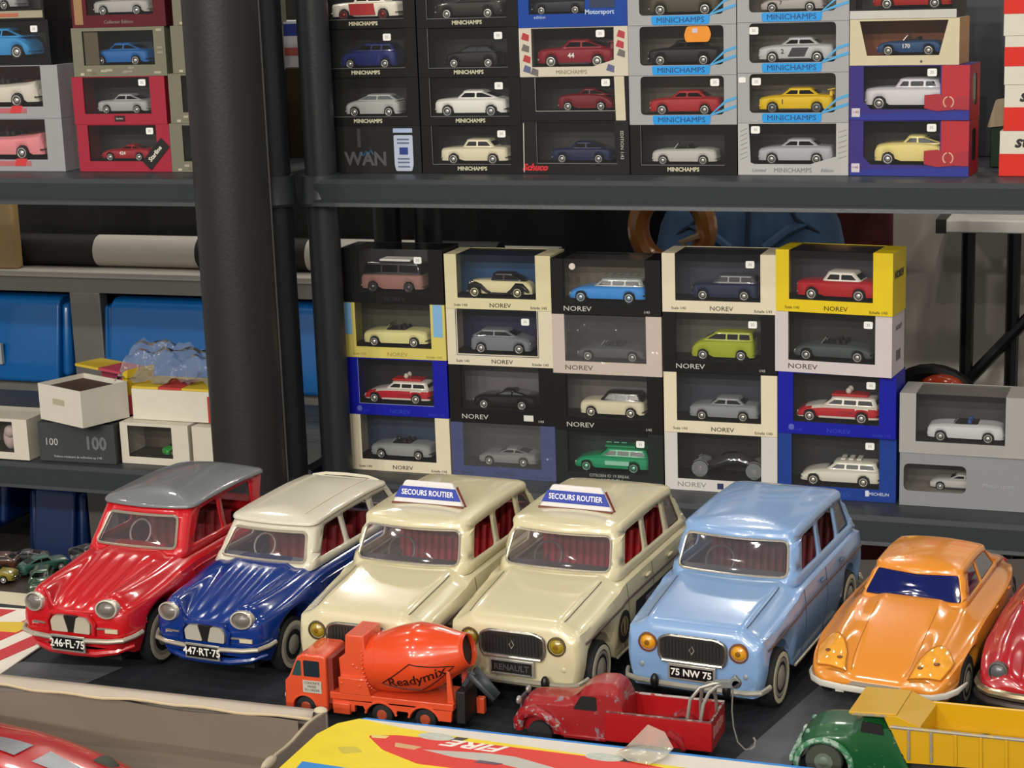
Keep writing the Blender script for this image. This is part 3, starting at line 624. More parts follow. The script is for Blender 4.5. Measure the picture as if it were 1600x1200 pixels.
# person behind the shelf
PR = thing('person', 'person in blue jeans and dark top standing behind the right shelf', 'person', (-.735, 3.32, 0), rad(10))
def skin(name, V, E, R, m, parent, lev=2):
    me = bpy.data.meshes.new(name); me.from_pydata(V, E, []); me.materials.append(m); o = bpy.data.objects.new(name, me); link(o, parent)
    s_ = o.modifiers.new('skin', 'SKIN'); s_.use_smooth_shade = True
    for i, r in enumerate(R): me.skin_vertices[0].data[i].radius = (r, r) if not isinstance(r, tuple) else r
    me.skin_vertices[0].data[0].use_root = True
    b = o.modifiers.new('sub', 'SUBSURF'); b.levels = lev; b.render_levels = lev; return o
SK = mat('#b98a6e', .5)
V = [(0, 0, .98), (0, .01, 1.12), (0, .02, 1.28), (0, .02, 1.42), (0, .0, 1.50), (0, -.01, 1.56), (0, -.02, 1.66),
     (.09, 0, .90), (.10, -.01, .50), (.10, .01, .10), (.11, -.13, .045), (-.09, 0, .90), (-.10, -.01, .50), (-.10, .01, .10), (-.11, -.13, .045),
     (.19, .02, 1.40), (.25, .0, 1.16), (.17, -.20, 1.20), (.13, -.27, 1.24), (-.19, .02, 1.40), (-.25, .0, 1.16), (-.17, -.20, 1.20), (-.13, -.27, 1.24)]
E_ = [(0, 1), (1, 2), (2, 3), (3, 4), (4, 5), (5, 6), (0, 7), (7, 8), (8, 9), (9, 10), (0, 11), (11, 12), (12, 13), (13, 14), (3, 15), (15, 16), (16, 17), (17, 18), (3, 19), (19, 20), (20, 21), (21, 22)]
Rr = [.08, .08, .09, .06, .045, .05, .06, .07, .05, .04, .036, .07, .05, .04, .036, .045, .035, .03, .026, .045, .035, .03, .026]
skin('body', V, E_, Rr, SK, PR)
skin('jeans', [(0, 0, 1.16), (0, 0, 1.0), (.092, 0, .88), (.102, -.01, .50), (.102, .01, .09), (-.092, 0, .88), (-.102, -.01, .50), (-.102, .01, .09)], [(0, 1), (1, 2), (2, 3), (3, 4), (1, 5), (5, 6), (6, 7)], [(.158, .125), (.165, .13), .105, .078, .068, .105, .078, .068], mat('#3c5878', .85, 0, 0, .45, 14, .8), PR)
JS = mat('#22344c', .85)
MB().tube([(0, -.118, 1.14), (.003, -.128, 1.06), (0, -.128, 1.0), (-.002, -.112, .93)], .005, 6).build('fly_seam', JS, PR)
for s_ in (-1, 1): MB().tube([(s_*.06, -.118, 1.10), (s_*.085, -.115, 1.05), (s_*.125, -.085, 1.02), (s_*.15, -.045, 1.015)], .004, 6).build('pocket_seam', JS, PR); MB().tube([(s_*.03, -.124, 1.0), (s_*.07, -.118, 1.03), (s_*.10, -.10, 1.04)], .008, 6).build('jeans_fold', mat('#3c5878', .85, 0, 0, .45, 14, .8), PR)
skin('jacket', [(0, .01, 1.10), (0, .01, 1.16), (0, .02, 1.28), (0, .02, 1.44), (.195, .02, 1.40), (.252, .0, 1.16), (.17, -.19, 1.20), (-.195, .02, 1.40), (-.252, .0, 1.16), (-.17, -.19, 1.20), (0, .015, 1.50)], [(0, 1), (1, 2), (2, 3), (3, 4), (4, 5), (5, 6), (3, 7), (7, 8), (8, 9), (3, 10)], [(.165, .13), (.165, .13), (.175, .13), (.14, .1), .085, .07, .06, .085, .07, .06, .085], mat('#15171f', .8), PR)
hd = MB().ball((0, -.01, 1.70), (.085, .10, .105), 18, 12); hd.build('hair', mat('#2b211b', .8), PR)
MB().ball((0, -.045, 1.665), (.068, .075, .10), 16, 12).build('face', SK, PR); MB().ball((0, -.123, 1.66), (.013, .016, .022), 8, 6).build('nose', SK, PR)
for s_ in (-1, 1): MB().ball((s_*.028, -.108, 1.685), (.012, .01, .008), 8, 6).build('eye', mat('#15110f', .3), PR); MB().ball((s_*.082, -.01, 1.67), (.012, .022, .032), 8, 6).build('ear', SK, PR)
BOX('mouth', (-.022, -.117, 1.622), (.022, -.105, 1.630), mat('#8d4a40', .5), PR, .003)
for s_ in (-1, 1): # hands: palm and five fingers, closed in front of the chest
    MB().ball((s_*.105, -.30, 1.255), (.042, .032, .020), 10, 8).build('palm', SK, PR)
    for k in range(4): MB().tube([(s_*.085, -.315+.016*k-.01, 1.262), (s_*(.05+.004*(k % 3)), -.325+.017*k-.008, 1.268), (s_*(.034+.004*(k in (0, 3))), -.322+.016*k-.008, 1.252)], [.009, .0085, .007], 8).build('finger', SK, PR)
    MB().tube([(s_*.115, -.325, 1.262), (s_*.092, -.345, 1.275), (s_*.072, -.345, 1.28)], [.011, .0095, .008], 8).build('thumb', SK, PR)
for s_ in (-1, 1): MB().ball((s_*.105, -.07, .045), (.05, .14, .045), 12, 8).build('shoe', mat('#1c1a18', .5), PR)
t = thing('handbag', 'black handbag with a round tan ring handle behind the top boxes', 'bag', (-.783, 2.95, .64))
MB().prism(rpoly([(-.17, 0), (.17, 0), (.14, .30), (-.14, .30)], .03), -.05, .05, 'y').build('bag_body', mat('#17161a', .5), t, bevel=.01)
MB().tube([(.058*cos(a*PI/16), 0, .430+.060*sin(a*PI/16)) for a in range(32)], .018, 10, True).build('ring_handle', mat('#8f5a26', .3, 0, .4, .15, 30), t)
for s_ in (-1, 1): MB().tube([(s_*.03, 0, .29), (s_*.035, 0, .38)], .008, 6).build('buckle', chrome(), t)
MB().tube([(.05, -.016, .42), (.02, -.02, .41), (.04, -.018, .39)], .006, 6).build('clasp', mat('#d8c9a8', .2, .8), t)
# drape support for the bag: a black stool under it
t = thing('stool', 'black stool carrying the handbag behind the shelf', 'stool', (-.783, 2.95, 0)); MB().lathe([(.15, .615), (.155, .62), (.155, .64), (0, .64)], 24).build('seat', BK, t)
for a in range(4): MB().tube([(.10*cos(a*PI/2+.7), .10*sin(a*PI/2+.7), .62), (.16*cos(a*PI/2+.7), .16*sin(a*PI/2+.7), 0)], .012, 8).build('leg', mat('#222222', .4, .5), t)
# right background
t = thing('partition', 'plain grey exhibition partition panel behind the right shelf', 'partition', (.35, 3.9, 0))
BOX('panel', (-.97, 0, .02), (1.2, .05, 2.2), mat('#b9b5ab', .7, 0, 0, .12, 3), t)
for x in (-.6, .9): BOX('foot', (x-.03, -.25, 0), (x+.03, .3, .02), mat('#333333', .4, .5), t)
t = thing('screen', 'dark maroon fabric screen beside the grey partition', 'screen', (-.66, 3.69, 0)); BOX('fabric_panel', (-.17, -.015, .03), (.13, .015, 1.5), mat('#4a1418', .85, 0, 0, .15, 30), t, .004)
for x in (-.12, .08): BOX('foot', (x-.02, -.12, 0), (x+.02, .12, .03), mat('#222222', .5), t)
t = thing('folding_table', 'white-edged folding table with black tubular legs by the partition', 'table', (-.05, 3.62, 0))
BOX('tabletop', (-.37, -.02, .974), (.75, .24, .999), mat('#d4d1ca', .4), t, .003); BOX('end_cap', (-.385, -.022, .973), (-.365, .24, 1.0), mat('#1a1a1a', .5), t)
FB = mat('#131315', .4, .3)
for x in (-.325, -.24, .60, .68):
    MB().tube([(x, 0, .975), (x, 0, 0)], .013, 8).build('leg', FB, t)
MB().tube([(-.33, -.005, .672), (-.20, -.005, .822), (.05, -.005, .97)], .012, 8).build('brace', FB, t); MB().tube([(-.325, .1, .3), (.68, .1, .3)], .010, 8).build('stretcher', FB, t)
t = thing('hand_truck', 'black hand truck wheel with orange-red lamp lens behind the grey boxes', 'hand truck', (-.425, 3.5, .638))
MB().tube([(.085*cos(a*PI/14), 0, .085*sin(a*PI/14)) for a in range(28)], .016, 8, True).build('tyre', FB, t)
MB().ball((.02, -.015, .055), (.045, .03, .03), 14, 8).build('lamp_lens', mat('#b8401f', .2, 0, .5), t)
MB().tube([(0, 0, 0), (0, .05, 0)], .02, 10).build('hub', FB, t); MB().tube([(0, .05, 0), (0, .05, -.63)], .014, 8).build('stem', FB, t); BOX('toe_plate', (-.12, -.1, -.638), (.12, .1, -.626), FB, t)
# ------------------------------------------------------------------ boxed model cars
UP, LO = 1.2222, .7862
TXD = {}
def put(root, kind, f0, f1, col, label, b=.2, d=.062, **kw):
    w, h = root['w'], root['h']; rz = root.rotation_euler.z; x0, x1 = f0*w, f1*w; yy = d*.5
    k = 1+yy/2.4; ox, oy, oz = root.location
    def W_(x): # the same spot seen half a box deeper
        X = ox+x*cos(rz); return (X*k-ox)*1.0
    a, c = W_(x0), W_(x1); L = c-a
    a = max(.003, min(a, w-L-.003))
    px, py = (a, yy)
    if kw.get('face', 1) < 0: px = a+L
    loc = (ox+px*cos(rz)-py*sin(rz), oy+px*sin(rz)+py*cos(rz), oz+max(b*h-.0014, .0032))
    return mini(kind, L, col, label, loc, rz=rz, **kw)
GU, GL, GLL = 'boxed model cars on the upper right shelf', 'boxed model cars on the lower right shelf', 'boxed model cars on the upper left shelf'
def fx(l, r, *p): return [(q-l)/(r-l) for q in p]
class Stack:
    def __init__(s, x, z): s.x, s.z = x, z
    def next(s, h): z = s.z; s.z += h+.0004; return z
BLK, SIL, CREAM, NBLU, NBLK = '#0b0b0d', '#a4a4a6', '#e0d4b9', '#0d149c', '#0e0e10'
def mc_black(st, w, h, desc, car=None, x=None, tx=True, rz=0, y=2.4):
    r = carton('black window box with a '+desc, st.x if x is None else x, st.next(h), w, h, BLK, y, win=(.105, .19, .888, 1.), inner='#131416', edge='#55575a', rz=rz)
    if tx: text('MINICHAMPS', .0074, mat('#c9c3a6', .5), r, (.5*w, -.0003, .10*h), bold=.00025)
    return r
def mc_silver(st, w, h, desc, rz=0):
    r = carton('silver-grey window box with blue tab holding a '+desc, st.x, st.next(h), w, h, SIL, win=(.108, .2, .885, .985), r=.006, inner='#5d564a', plinth='#3b362e')
    B = mat('#1596e4', .45)
    MB().prism(rpoly([(.225*w, .0005), (.755*w, .0005), (.765*w, .19*h), (.22*w, .19*h)], .003), -.0006, .0002, 'y').build('blue_tab', B, r)
    for i in (0, 1): MB().prism([(.75*w, (.17+.0*i)*h), (.9*w, (.27+.17*i)*h), (.997*w, (.34+.17*i)*h), (.997*w, (.40+.17*i)*h), (.9*w, (.33+.17*i)*h), (.76*w, (.21+.0*i)*h)], -.0006+.0001*i, .0002, 'y').build('blue_stripe', mat('#4aa3d8', .45), r)
    text('MINICHAMPS', .0098, mat('#123f70', .5), r, (.49*w, -.0008, .095*h), sx=1.12)
    return r
def norev(st, w, h, desc, col, tc='#3c3830', inner='#262b38', left=False, b=.2, rz=0, topf=False, win=None, word='black', y=2.4, x=None, sub=True):
    r = carton(word+' window box with a '+desc, st.x if x is None else x, st.next(h), w, h, col, y, win=win or (.115, b, .86, 1.), inner=inner, rz=rz, topfilm=topf, d=.064)
    T_ = mat(tc, .5)
    if left: text('NOREV', .0095, T_, r, (.11*w, -.0003, .10*h), align='LEFT', sx=1.3)
    else: text('NOREV', .0085, T_, r, (.52*w, -.0003, .075*h), sx=1.15)
    if sub:
        text('1/43' if left else 'Scale 1/43', .005, T_, r, ((.9 if left else .08)*w, -.0003, .07*h), align='RIGHT' if left else 'LEFT')
        if not left: text('Echelle 1/43', .005, T_, r, (.96*w, -.0003, .05*h), align='RIGHT')
    return r
# -- upper right shelf, columns from the left
s = Stack(-1.1525, UP); w = .156
r = carton('closed black box printed WAN with a white hanging tag', s.x, s.next(.0655), w, .0655, '#1a1a1b', win=None)
text('WAN', .026, mat('#4c4c4e', .6), r, (.46*w, -.0003, .019), bold=.0008)
MB().tube([(.40*w+.0016*i, -.0005, .026+.0035*sin(i*1.3)+.0008*i*.3) for i in range(14)], .0005, 5).build('blue_scribble', mat('#2f6f9f', .5), r)
BOX('grey_mark', (.5*w-.018, -.0002, .036), (.5*w-.013, .0002, .062), mat('#3a3a3c', .6), r)
tg = MB().prism(rpoly([(.118, .003), (.142, .003), (.1445, .012), (.1445, .053), (.116, .053), (.116, .012)], .002), -.0012, -.0004, 'y').build('hanging_tag', card('#b6c0d4'), r)
BOX('tag_header', (.1155, -.0013, .0565), (.1445, -.0004, .0625), card('#a9b9dc'), tg); BOX('tag_emblem', (.124, -.0014, .026), (.137, -.001, .036), mat('#223a86', .5), tg)
for i, z in enumerate((.046, .041, .019, .014, .008)): BOX('tag_print', (.121, -.0014, z), (.139, -.0011, z+.0022), mat('#5c6884', .5), tg)
d = 'small silver rounded city car'; r = mc_black(s, w, .0668, d); put(r, 'hatch', *fx(500, 661, 552, 636), '#a9aba8', d+' in its black window box', b=.19, glass=mat('#6d7478', .1, 0, .6))
d = 'dark blue people carrier'; r = mc_black(s, w, .0668, d); put(r, 'mpv', *fx(500, 657, 547, 632), '#1b2560', d+' in its black window box', b=.19); sticker(r, .72, .82)
d = 'white saloon with red doors'; r = mc_black(s, w, .066, d); put(r, 'square', *fx(492, 649, 530, 630), '#d9d4c4', d+' in its black window box', b=.19, ex=('mid:#b3272c',), hub='#8e1f22')
s = Stack(-.9945, UP); w = .1475
d = 'cream two-door saloon'; r = mc_black(s, w, .0655, d); put(r, 'square', *fx(662, 818, 698, 801), '#d8cfb4', d+' in its black window box', b=.19); sticker(r, .80, .83)
d = 'white fastback coupe'; r = mc_black(s, w, .0655, d); put(r, 'coupe', *fx(660, 816, 690, 800), '#dcdad2', d+' in its black window box', b=.19); sticker(r, .79, .82)
d = 'black hatchback with clear windows'; r = mc_black(s, w, .0665, d); put(r, 'hatch', *fx(655, 813, 703, 786), '#16161a', d+' in its black window box', b=.19, glass=mat('#3d4246', .08, 0, .6)); sticker(r, .80, .83)
d = 'near-black saloon on silver wheels'; r = mc_black(s, w, .065, d); put(r, 'sedan', *fx(649, 806, 685, 790), '#232420', d+' in its black window box', b=.19)
s = Stack(-.8465, UP); w = .1525
d = 'navy blue coupe'; r = carton('black window box with red script corner holding a '+d, s.x, s.next(.0715), w, .0715, '#1a191a', win=(.14, .2, .89, .98), inner='#2e2e2c', edge='#5a5a58', winpoly=[(.15, .2), (.88, .2), (.86, .98), (.13, .98)], rz=rad(-1.2))
text('Schuco', .0125, mat('#c8242c', .5), r, (.115*w, -.0004, .12*.0715), shear=.35, bold=.0006); text('EDITION 1:43', .0065, mat('#b9b6ac', .5), r, (.935*w, -.0004, .55*.0715), (PI/2, PI/2, 0)); MB().tube([(.012*w, -.0003, .002), (.02*w, -.0003, .069)], .0008, 4).build('white_crease', mat('#c8c4b6', .6), r)
put(r, 'coupe', *fx(817, 986, 868, 962), '#1f2444', d+' in its black box with red script', b=.2)
d = 'dark red rounded saloon'; r = carton('black window box with cream diagonal stripe holding a '+d, s.x, s.next(.0585), w, .0585, '#121113', win=(.14, .22, .885, .985), r=.008, inner='#1e1a1a', edge='#8f8c82')
MB().prism([(.88*w, 0), (.97*w, 0), (.96*w, .0583), (.87*w, .0583)], -.0006, .0001, 'y').build('cream_stripe', card('#cdc4ab'), r)
put(r, 'bulb', *fx(815, 981, 877, 962), '#6f1620', d+' with pale hubcaps in its striped box', b=.22); sticker(r, .79, .86)
d = 'dark red touring racer'; r = carton('white and red printed window box holding a '+d, s.x, s.next(.065), w, .065, '#cfc6b4', win=(.115, .2, .875, .99), inner='#2a2622', winpoly=[(.115, .2), (.68, .2), (.87, .33), (.875, .99), (.115, .99)])
for i, (x, z, a) in enumerate([(.02, .78, 1), (.02, .55, 0), (.03, .33, 1), (.90, .80, 1), (.89, .6, 1), (.9, .42, 0), (.03, .12, 2), (.1, .06, 0), (.8, .12, 2)]):
    MB().prism([(x*w, z*.065), ((x+.07)*w, (z-.05)*.065), ((x+.075)*w, (z+.08)*.065), ((x+.02)*w, (z+.13)*.065)], -.0005, .0001, 'y').build('printed_patch', mat(['#6b655f', '#b03038', '#5a5f86'][a], .5), r)
text('MINICHAMPS', .0075, mat('#8a7f66', .5), r, (.48*w, -.0003, .09*.065))
put(r, 'coupe', *fx(814, 983, 849, 966), '#7c1626', d+' with pale numbers and wheels', b=.2, ex=('wing', 'num:44', 'skirt'), hub='#d8d4c8', tyre='#2a2a2a'); sticker(r, .75, .86)
d = 'dark saloon'; r = carton('royal blue window box with a '+d, s.x, s.next(.067), w, .067, '#12419a', win=(.1, .26, .62, .985), inner='#20242e', plinth='#15171c'); put(r, 'sedan', *fx(812, 981, 838, 925), '#2b2c30', d+' half visible in the royal blue box', b=.26)
BOX('dark_blue_panel', (.66*w, -.0004, .36*.067), (.89*w, .0001, .95*.067), mat('#22304f', .5), r); text('Motorsport', .0085, mat('#b9cbe8', .5), r, (.75*w, -.0004, .28*.067), bold=.0002); text('edition', .006, mat('#b9cbe8', .5), r, (.2*w, -.0004, .2*.067))  # plain dark blue panel on the box front
s = Stack(-.6935, UP); w = .1455
d = 'silver open roadster'; r = mc_black(s, w, .0655, d); put(r, 'conv', *fx(986, 1154, 1025, 1126), '#b9b8b0', d+' in its black window box', b=.19, ex=('nobump',))
d = 'bright red four-door saloon'; r = mc_silver(s, w, .0645, d); put(r, 'sedan', *fx(984, 1150, 1020, 1129), '#a0282c', d+' in its silver-grey box'); sticker(r, .80, .85)
d = 'black saloon behind an orange tag'; r = mc_silver(s, w, .0645, d); put(r, 'sedan', *fx(983, 1152, 1018, 1130), '#1f1c1c', d+' in its silver-grey box')
MB().prism(rpoly([(.54*w, .66*.0645), (.75*w, .66*.0645), (.775*w, .80*.0645), (.75*w, .97*.0645), (.55*w, .97*.0645), (.525*w, .80*.0645)], .003), -.0012, -.0002, 'y').build('orange_price_tag', mat('#e8901c', .5), r); BOX('tag_print', (.6*w, -.0016, .84*.0645), (.65*w, -.0012, .93*.0645), card('#cfc0c8'), r)
d = 'olive grey estate'; r = mc_silver(s, w, .064, d); put(r, 'wagon', *fx(981, 1148, 1018, 1128), '#4a4536', d+' in its silver-grey box')
s = Stack(-.5465, UP); w = .1445
d = 'silver four-door saloon'; r = carton('pale grey window box with diagonal print holding a '+d, s.x, s.next(.0675), w, .0675, '#b4b4b3', win=(.115, .21, .885, .99), r=.005, inner='#17181a', winpoly=[(.115, .24), (.15, .21), (.66, .21), (.89, .36), (.89, .985), (.1, .985)])
for i in range(7): MB().tube([(.02*w, -.0001, (.3+.09*i)*.0675), (.085*w, -.0001, (.36+.09*i)*.0675)], .0004, 4).build('grey_line', mat('#909092', .6), r)
for i in range(6): MB().tube([(.91*w, -.0001, (.32+.1*i)*.0675), (.985*w, -.0001, (.37+.1*i)*.0675)], .0004, 4).build('grey_line', mat('#909092', .6), r)
text('MINICHAMPS', .0085, mat('#77777a', .5), r, (.5*w, -.0003, .09*.0675)); text('Limited', .006, mat('#77777a', .5), r, (.19*w, -.0003, .09*.0675), shear=.3); text('Edition', .006, mat('#77777a', .5), r, (.81*w, -.0003, .09*.0675), shear=.3)
put(r, 'sedan', *fx(1154, 1327, 1190, 1306), '#a9abae', d+' in its pale grey box', b=.21, ex=('nobump',)); sticker(r, .16, .87)
d = 'yellow racing saloon with rear wing'; r = mc_silver(s, w, .064, d); put(r, 'sedan', *fx(1153, 1325, 1190, 1304), '#d8b418', d+' in its silver-grey box', ex=('wing', 'dnum:1', 'skirt', 'nobump'), hub='#8d8f92'); sticker(r, .17, .83); MB().prism(rrect(.01*w, .052, .075*w, .059, .002), -.0006, .0001, 'y').build('price_sticker', mat('#eeeee8'), r)
d = 'silver racing saloon with dark livery'; r = mc_silver(s, w, .064, d); put(r, 'sedan', *fx(1150, 1327, 1188, 1306), '#b6b7b9', d+' in its silver-grey box', ex=('dnum:2', 'band:#2c2c34', 'skirt', 'nobump')); sticker(r, .15, .84)
d = 'pinkish silver racing car'; r = mc_silver(s, w, .0625, d); put(r, 'sport', *fx(1149, 1325, 1190, 1288), '#a8a09c', d+' in its silver-grey box', ex=('dnum:7', 'skirt'))
s = Stack(-.401, UP); w = .152
def ussr(h, d, kind, a, b_, col, rz, sx):
    r = carton('purple-blue and red window box with crest holding a '+d, s.x, s.next(h), w, h, '#39307c', d=.066, win=(.12, .2, .76, .985), inner='#2c2622', side='#a31d28', rz=rad(rz), sidewin=True, winpoly=[(.12, .34), (.18, .2), (.76, .2), (.76, .985), (.12, .985)])
    MB().prism([(.77*w, .40*h), (.998*w, .45*h), (.998*w, .998*h), (.77*w, .998*h)], -.0005, .0001, 'y').build('red_panel', mat('#b4202c', .5), r)
    MB().prism([(.002*w, .002*h), (.998*w, .002*h), (.998*w, .16*h), (.4*w, .13*h), (.002*w, .10*h)], -.0004, .0001, 'y').build('blue_panel', mat('#1e2a8c', .5), r)
    MB().prism([(.63*w, .22*h), (.74*w, .17*h), (.88*w, .20*h), (.998*w, .19*h), (.998*w, .46*h), (.86*w, .42*h), (.74*w, .48*h), (.63*w, .46*h)], -.0009, .0001, 'y').build('red_flag_print', mat('#a52432', .5), r)
    for sg in (-1, 1): MB().tube([(.83*w+sg*.0062*cos(t*.35), -.001, .33*h+.0068*sin(t*.35)) for t in range(-3, 5)], .0011, 5).build('crest_wreath', mat('#d8a48c', .5), r)
    BOX('scale_mark', (.02*w, -.0006, .06*h), (.09*w, .0001, .22*h), card('#cfc7cf'), r); text('1:43', .0045, mat('#8a3a4a', .5), r, (.055*w, -.0008, .15*h))
    put(r, kind, *fx(1327, 1517, a, b_), col, d+' in its purple and red box', b=.2); sticker(r, .69, .87); return r
ussr(.0705, 'pale yellow rounded saloon', 'bulb', 1369, 1490, '#d3c37c', -4, 0)
ussr(.0685, 'white chrome-trimmed limousine', 'limo', 1353, 1500, '#c9c7cb', -5, 0)
w = .138; d = 'blue open racer numbered 170'; r = carton('cream box with trapezoid window holding a '+d, s.x, s.next(.0575), w, .0575, '#cfc3a4', win=(.1, .2, .9, .97), inner='#8a4a26', side='#b08a62', plinth='#6d3c20', rz=rad(-5), winpoly=[(.16, .21), (.82, .21), (.90, .96), (.09, .96)])
MB().prism([(.66*w+.0022*cos(a*PI/5+PI/2)*(1 if a % 2 == 0 else .45), .0045+.0022*sin(a*PI/5+PI/2)*(1 if a % 2 == 0 else .45)) for a in range(10)], -.0005, .0001, 'y').build('star', mat('#3a2f22'), r)
put(r, 'spider', *fx(1328, 1499, 1371, 1474), '#24466f', d+' in its cream box', b=.21, ex=('num:170',), hub='#cfcac0')
w = .134; d = 'red sports coupe'; r = carton('dark box with white lower edge holding a '+d, s.x, s.next(.06), w, .06, '#1b1b1c', win=(.06, .2, .96, .985), inner='#2a2a2b', rz=rad(-5)); BOX('white_edge', (0, -.0008, 0), (w, .0001, .17*.06), card('#c6c4bd'), r)
put(r, 'sport', *fx(1324, 1492, 1362, 1486), '#9c2320', d+' on the topmost box of its column', b=.2)
# starter boxes at the right end
s = Stack(-.2105, UP+.0003); w = .1385; RD, WT = '#d42a1e', '#d6d0c2'
for i, (h, x, rz, bands, tx) in enumerate([(.056, -.213, -1.5, [(0, .5, RD)], 1), (.0565, -.2085, 0, [(0, .52, RD)], 1), (.0595, -.2095, 0, [(.38, .78, RD)], 0), (.059, -.2115, 0, [(.45, 1, RD)], 0)]):
    pos = ('lowest', 'second from the bottom', 'third from the bottom, upper of the two plain ones below top', 'topmost')[i]
    pos = ('lowest of the right-end stack', 'second lowest of the right-end stack', 'third up in the right-end stack', 'topmost of the right-end stack')[i]
    r = carton('red and white closed carton, '+pos, x, s.next(h), w, h, WT, win=None, rz=rad(rz), d=.066, name='striped_carton')
    for a, b_, c in bands: BOX('red_band', (.0, -.0005, a*h), (w, .0002, b_*h-.0003), card(c), r); BOX('red_side_band', (-.0005, .0005, a*h), (.0002, .066, b_*h-.0003), card(c), r)
    if tx: text('starter', .021, mat('#17171a', .5), r, (.018, -.0004, .76*h), align='LEFT', shear=.25, bold=.0007)
t = thing('dark_board', 'dark grey board standing between the boxed cars and striped cartons', 'board', (-.258, 2.63, UP)); BOX('sheet', (-.03, 0, .0), (.03, .006, .45), mat('#33353a', .6), t, .001); BOX('stand', (-.028, .006, 0), (.028, .09, .006), mat('#33353a', .6), t)
t = thing('small_figure_box', 'small dark green carton with a beige flap between the stacks', 'box', (-.222, 2.50, UP))
BOX('carton_body', (-.012, 0, 0), (.024, .05, .056), card('#1d3324'), t, .001); MB().prism(rpoly([(-.016, .052), (.022, .056), (.022, .092), (-.006, .088)], .003), -.004, -.001, 'y').build('flap', card('#b3a083'), t)
# -- upper left shelf
s = Stack(-1.785, UP); w = .211
def pinkbox(st, h, desc, kind, a, b_, col, ex=()):
    r = carton('grey-framed window box with dark red backing holding a '+desc, st.x, st.next(h), w, h, '#9d9da0', win=(.06, .22, .86, .985), inner='#5e2420', plinth='#4a1d1c', d=.080)
    BOX('red_band', (.06*w, -.0005, .10*h), (.72*w, .0002, .195*h), mat('#b9646a', .5), r); MB().prism([(.58*w, .10*h), (.67*w, .10*h), (.69*w, .24*h), (.60*w, .24*h)], -.0008, .0002, 'y').build('red_script', mat('#d23a3c', .5), r)
    put(r, kind, *fx(-80, 104, a, b_), col, desc+' in its grey-framed box', b=.22, d=.076, ex=ex); return r
pinkbox(s, .079, 'pink finned convertible', 'fin', -44, 86, '#d8848a', ('rear',)); pinkbox(s, .0785, 'white finned convertible with pale roof rails', 'fin', -42, 84, '#ccc6b8', ('rear',))
w = .182; d = 'bright blue rounded beetle car'; r = carton('black box with grey tag holding a '+d, -1.765, s.next(.066), w, .066, '#17171a', win=(.08, .16, .97, .985), inner='#22262c', d=.068, foot=1); put(r, 'beetle', *fx(-80, 80, -36, 61), '#2f7fb8', d+' at the left edge of the photo', b=.16); sticker(r, .86, .80)
w = .169; d = 'silver low roadster'; r = carton('dark box with orange printed strip holding a '+d, -1.757, s.next(.066), w, .066, '#1b1a18', win=(.05, .24, .97, .985), inner='#2a2a2a', d=.068); BOX('pale_strip', (.1*w, -.0006, .04*.066), (.985*w, .0002, .2*.066), card('#a29a84'), r); BOX('orange_print', (.5*w, -.0008, .07*.066), (.74*w, .0002, .15*.066), mat('#b4654a', .5), r); put(r, 'sport', *fx(-80, 70, -45, 39), '#9a9c9e', d+' on the topmost left box', b=.24)
s = Stack(-1.549, UP); w = .156; CR = '#a3283c'
d = 'red racing coupe numbered 424'; r = carton('crimson window box with black diagonal label holding a '+d, s.x, s.next(.0695), w, .0695, CR, win=(.12, .22, .86, .985), inner='#2a2a28'); put(r, 'sport', *fx(124, 266, 168, 242), '#96202a', d+' in the crimson box', b=.22, ex=('num:424', 'nobump')); sticker(r, .79, .86)
a = MB().prism([(-.024, -.0095), (.024, -.0095), (.024, .0095), (-.024, .0095)], -.0012, -.0002, 'y').build('diagonal_label', mat('#181518', .5), r, (.845*w, 0, .375*.0695), (0, -rad(46), 0)); text('Starline', .0095, mat('#d8d2c4', .5), a, (0, -.0014, .001), bold=.0003)
d = 'silver two-door coupe'; r = carton('crimson window box with small black label holding a '+d, s.x-.002, s.next(.0695), w, .0695, CR, win=(.12, .22, .84, .985), inner='#2a2b2e'); put(r, 'coupe', *fx(117, 261, 163, 240), '#9d9f9f', d+' in the crimson box', b=.22, ex=('nobump',)); sticker(r, .76, .87)
BOX('label', (.44*w, -.0008, .06*.0695), (.55*w, .0002, .18*.0695), mat('#2a1518', .5), r); text('Starline', .004, mat('#d8c8c4', .5), r, (.495*w, -.001, .12*.0695))
def camo(r, w, h, x0, x1):
    random.seed(5)
    for i in range(12):
        x, z = (random.uniform(x0, x1)*w, random.choice((random.uniform(.02, .16), random.uniform(.02, .16), random.uniform(.2, .95)))*h)
        if z > .2*h: x = random.choice((random.uniform(.01, .07), random.uniform(.89, .93)))*w
        BOX('printed_patch', (x, -.0004-.00002*i, z), (min(x+random.uniform(.04, .10)*w, .995*w) if z < .2*h else x+.06*w, .0001, z+.05*h), mat(random.choice(('#8f8b78', '#a7a28c', '#6d6a58', '#b9b49c')), .6), r)
OL = '#7a7765'
d = 'mid blue coupe with silver hubs'; r = carton('stone-patterned window box holding a '+d, s.x+.004, s.next(.0705), w, .0705, OL, win=(.115, .23, .88, .93), inner='#26303a'); camo(r, w, .0705, .02, .9); BOX('tan_inner', (.118*w, .004, .235*.0705), (.27*w, .006, .92*.0705), mat('#5b4f38', .6), r)
put(r, 'coupe', *fx(119, 266, 157, 246), '#2260a0', d+' in its stone-patterned box', b=.23)
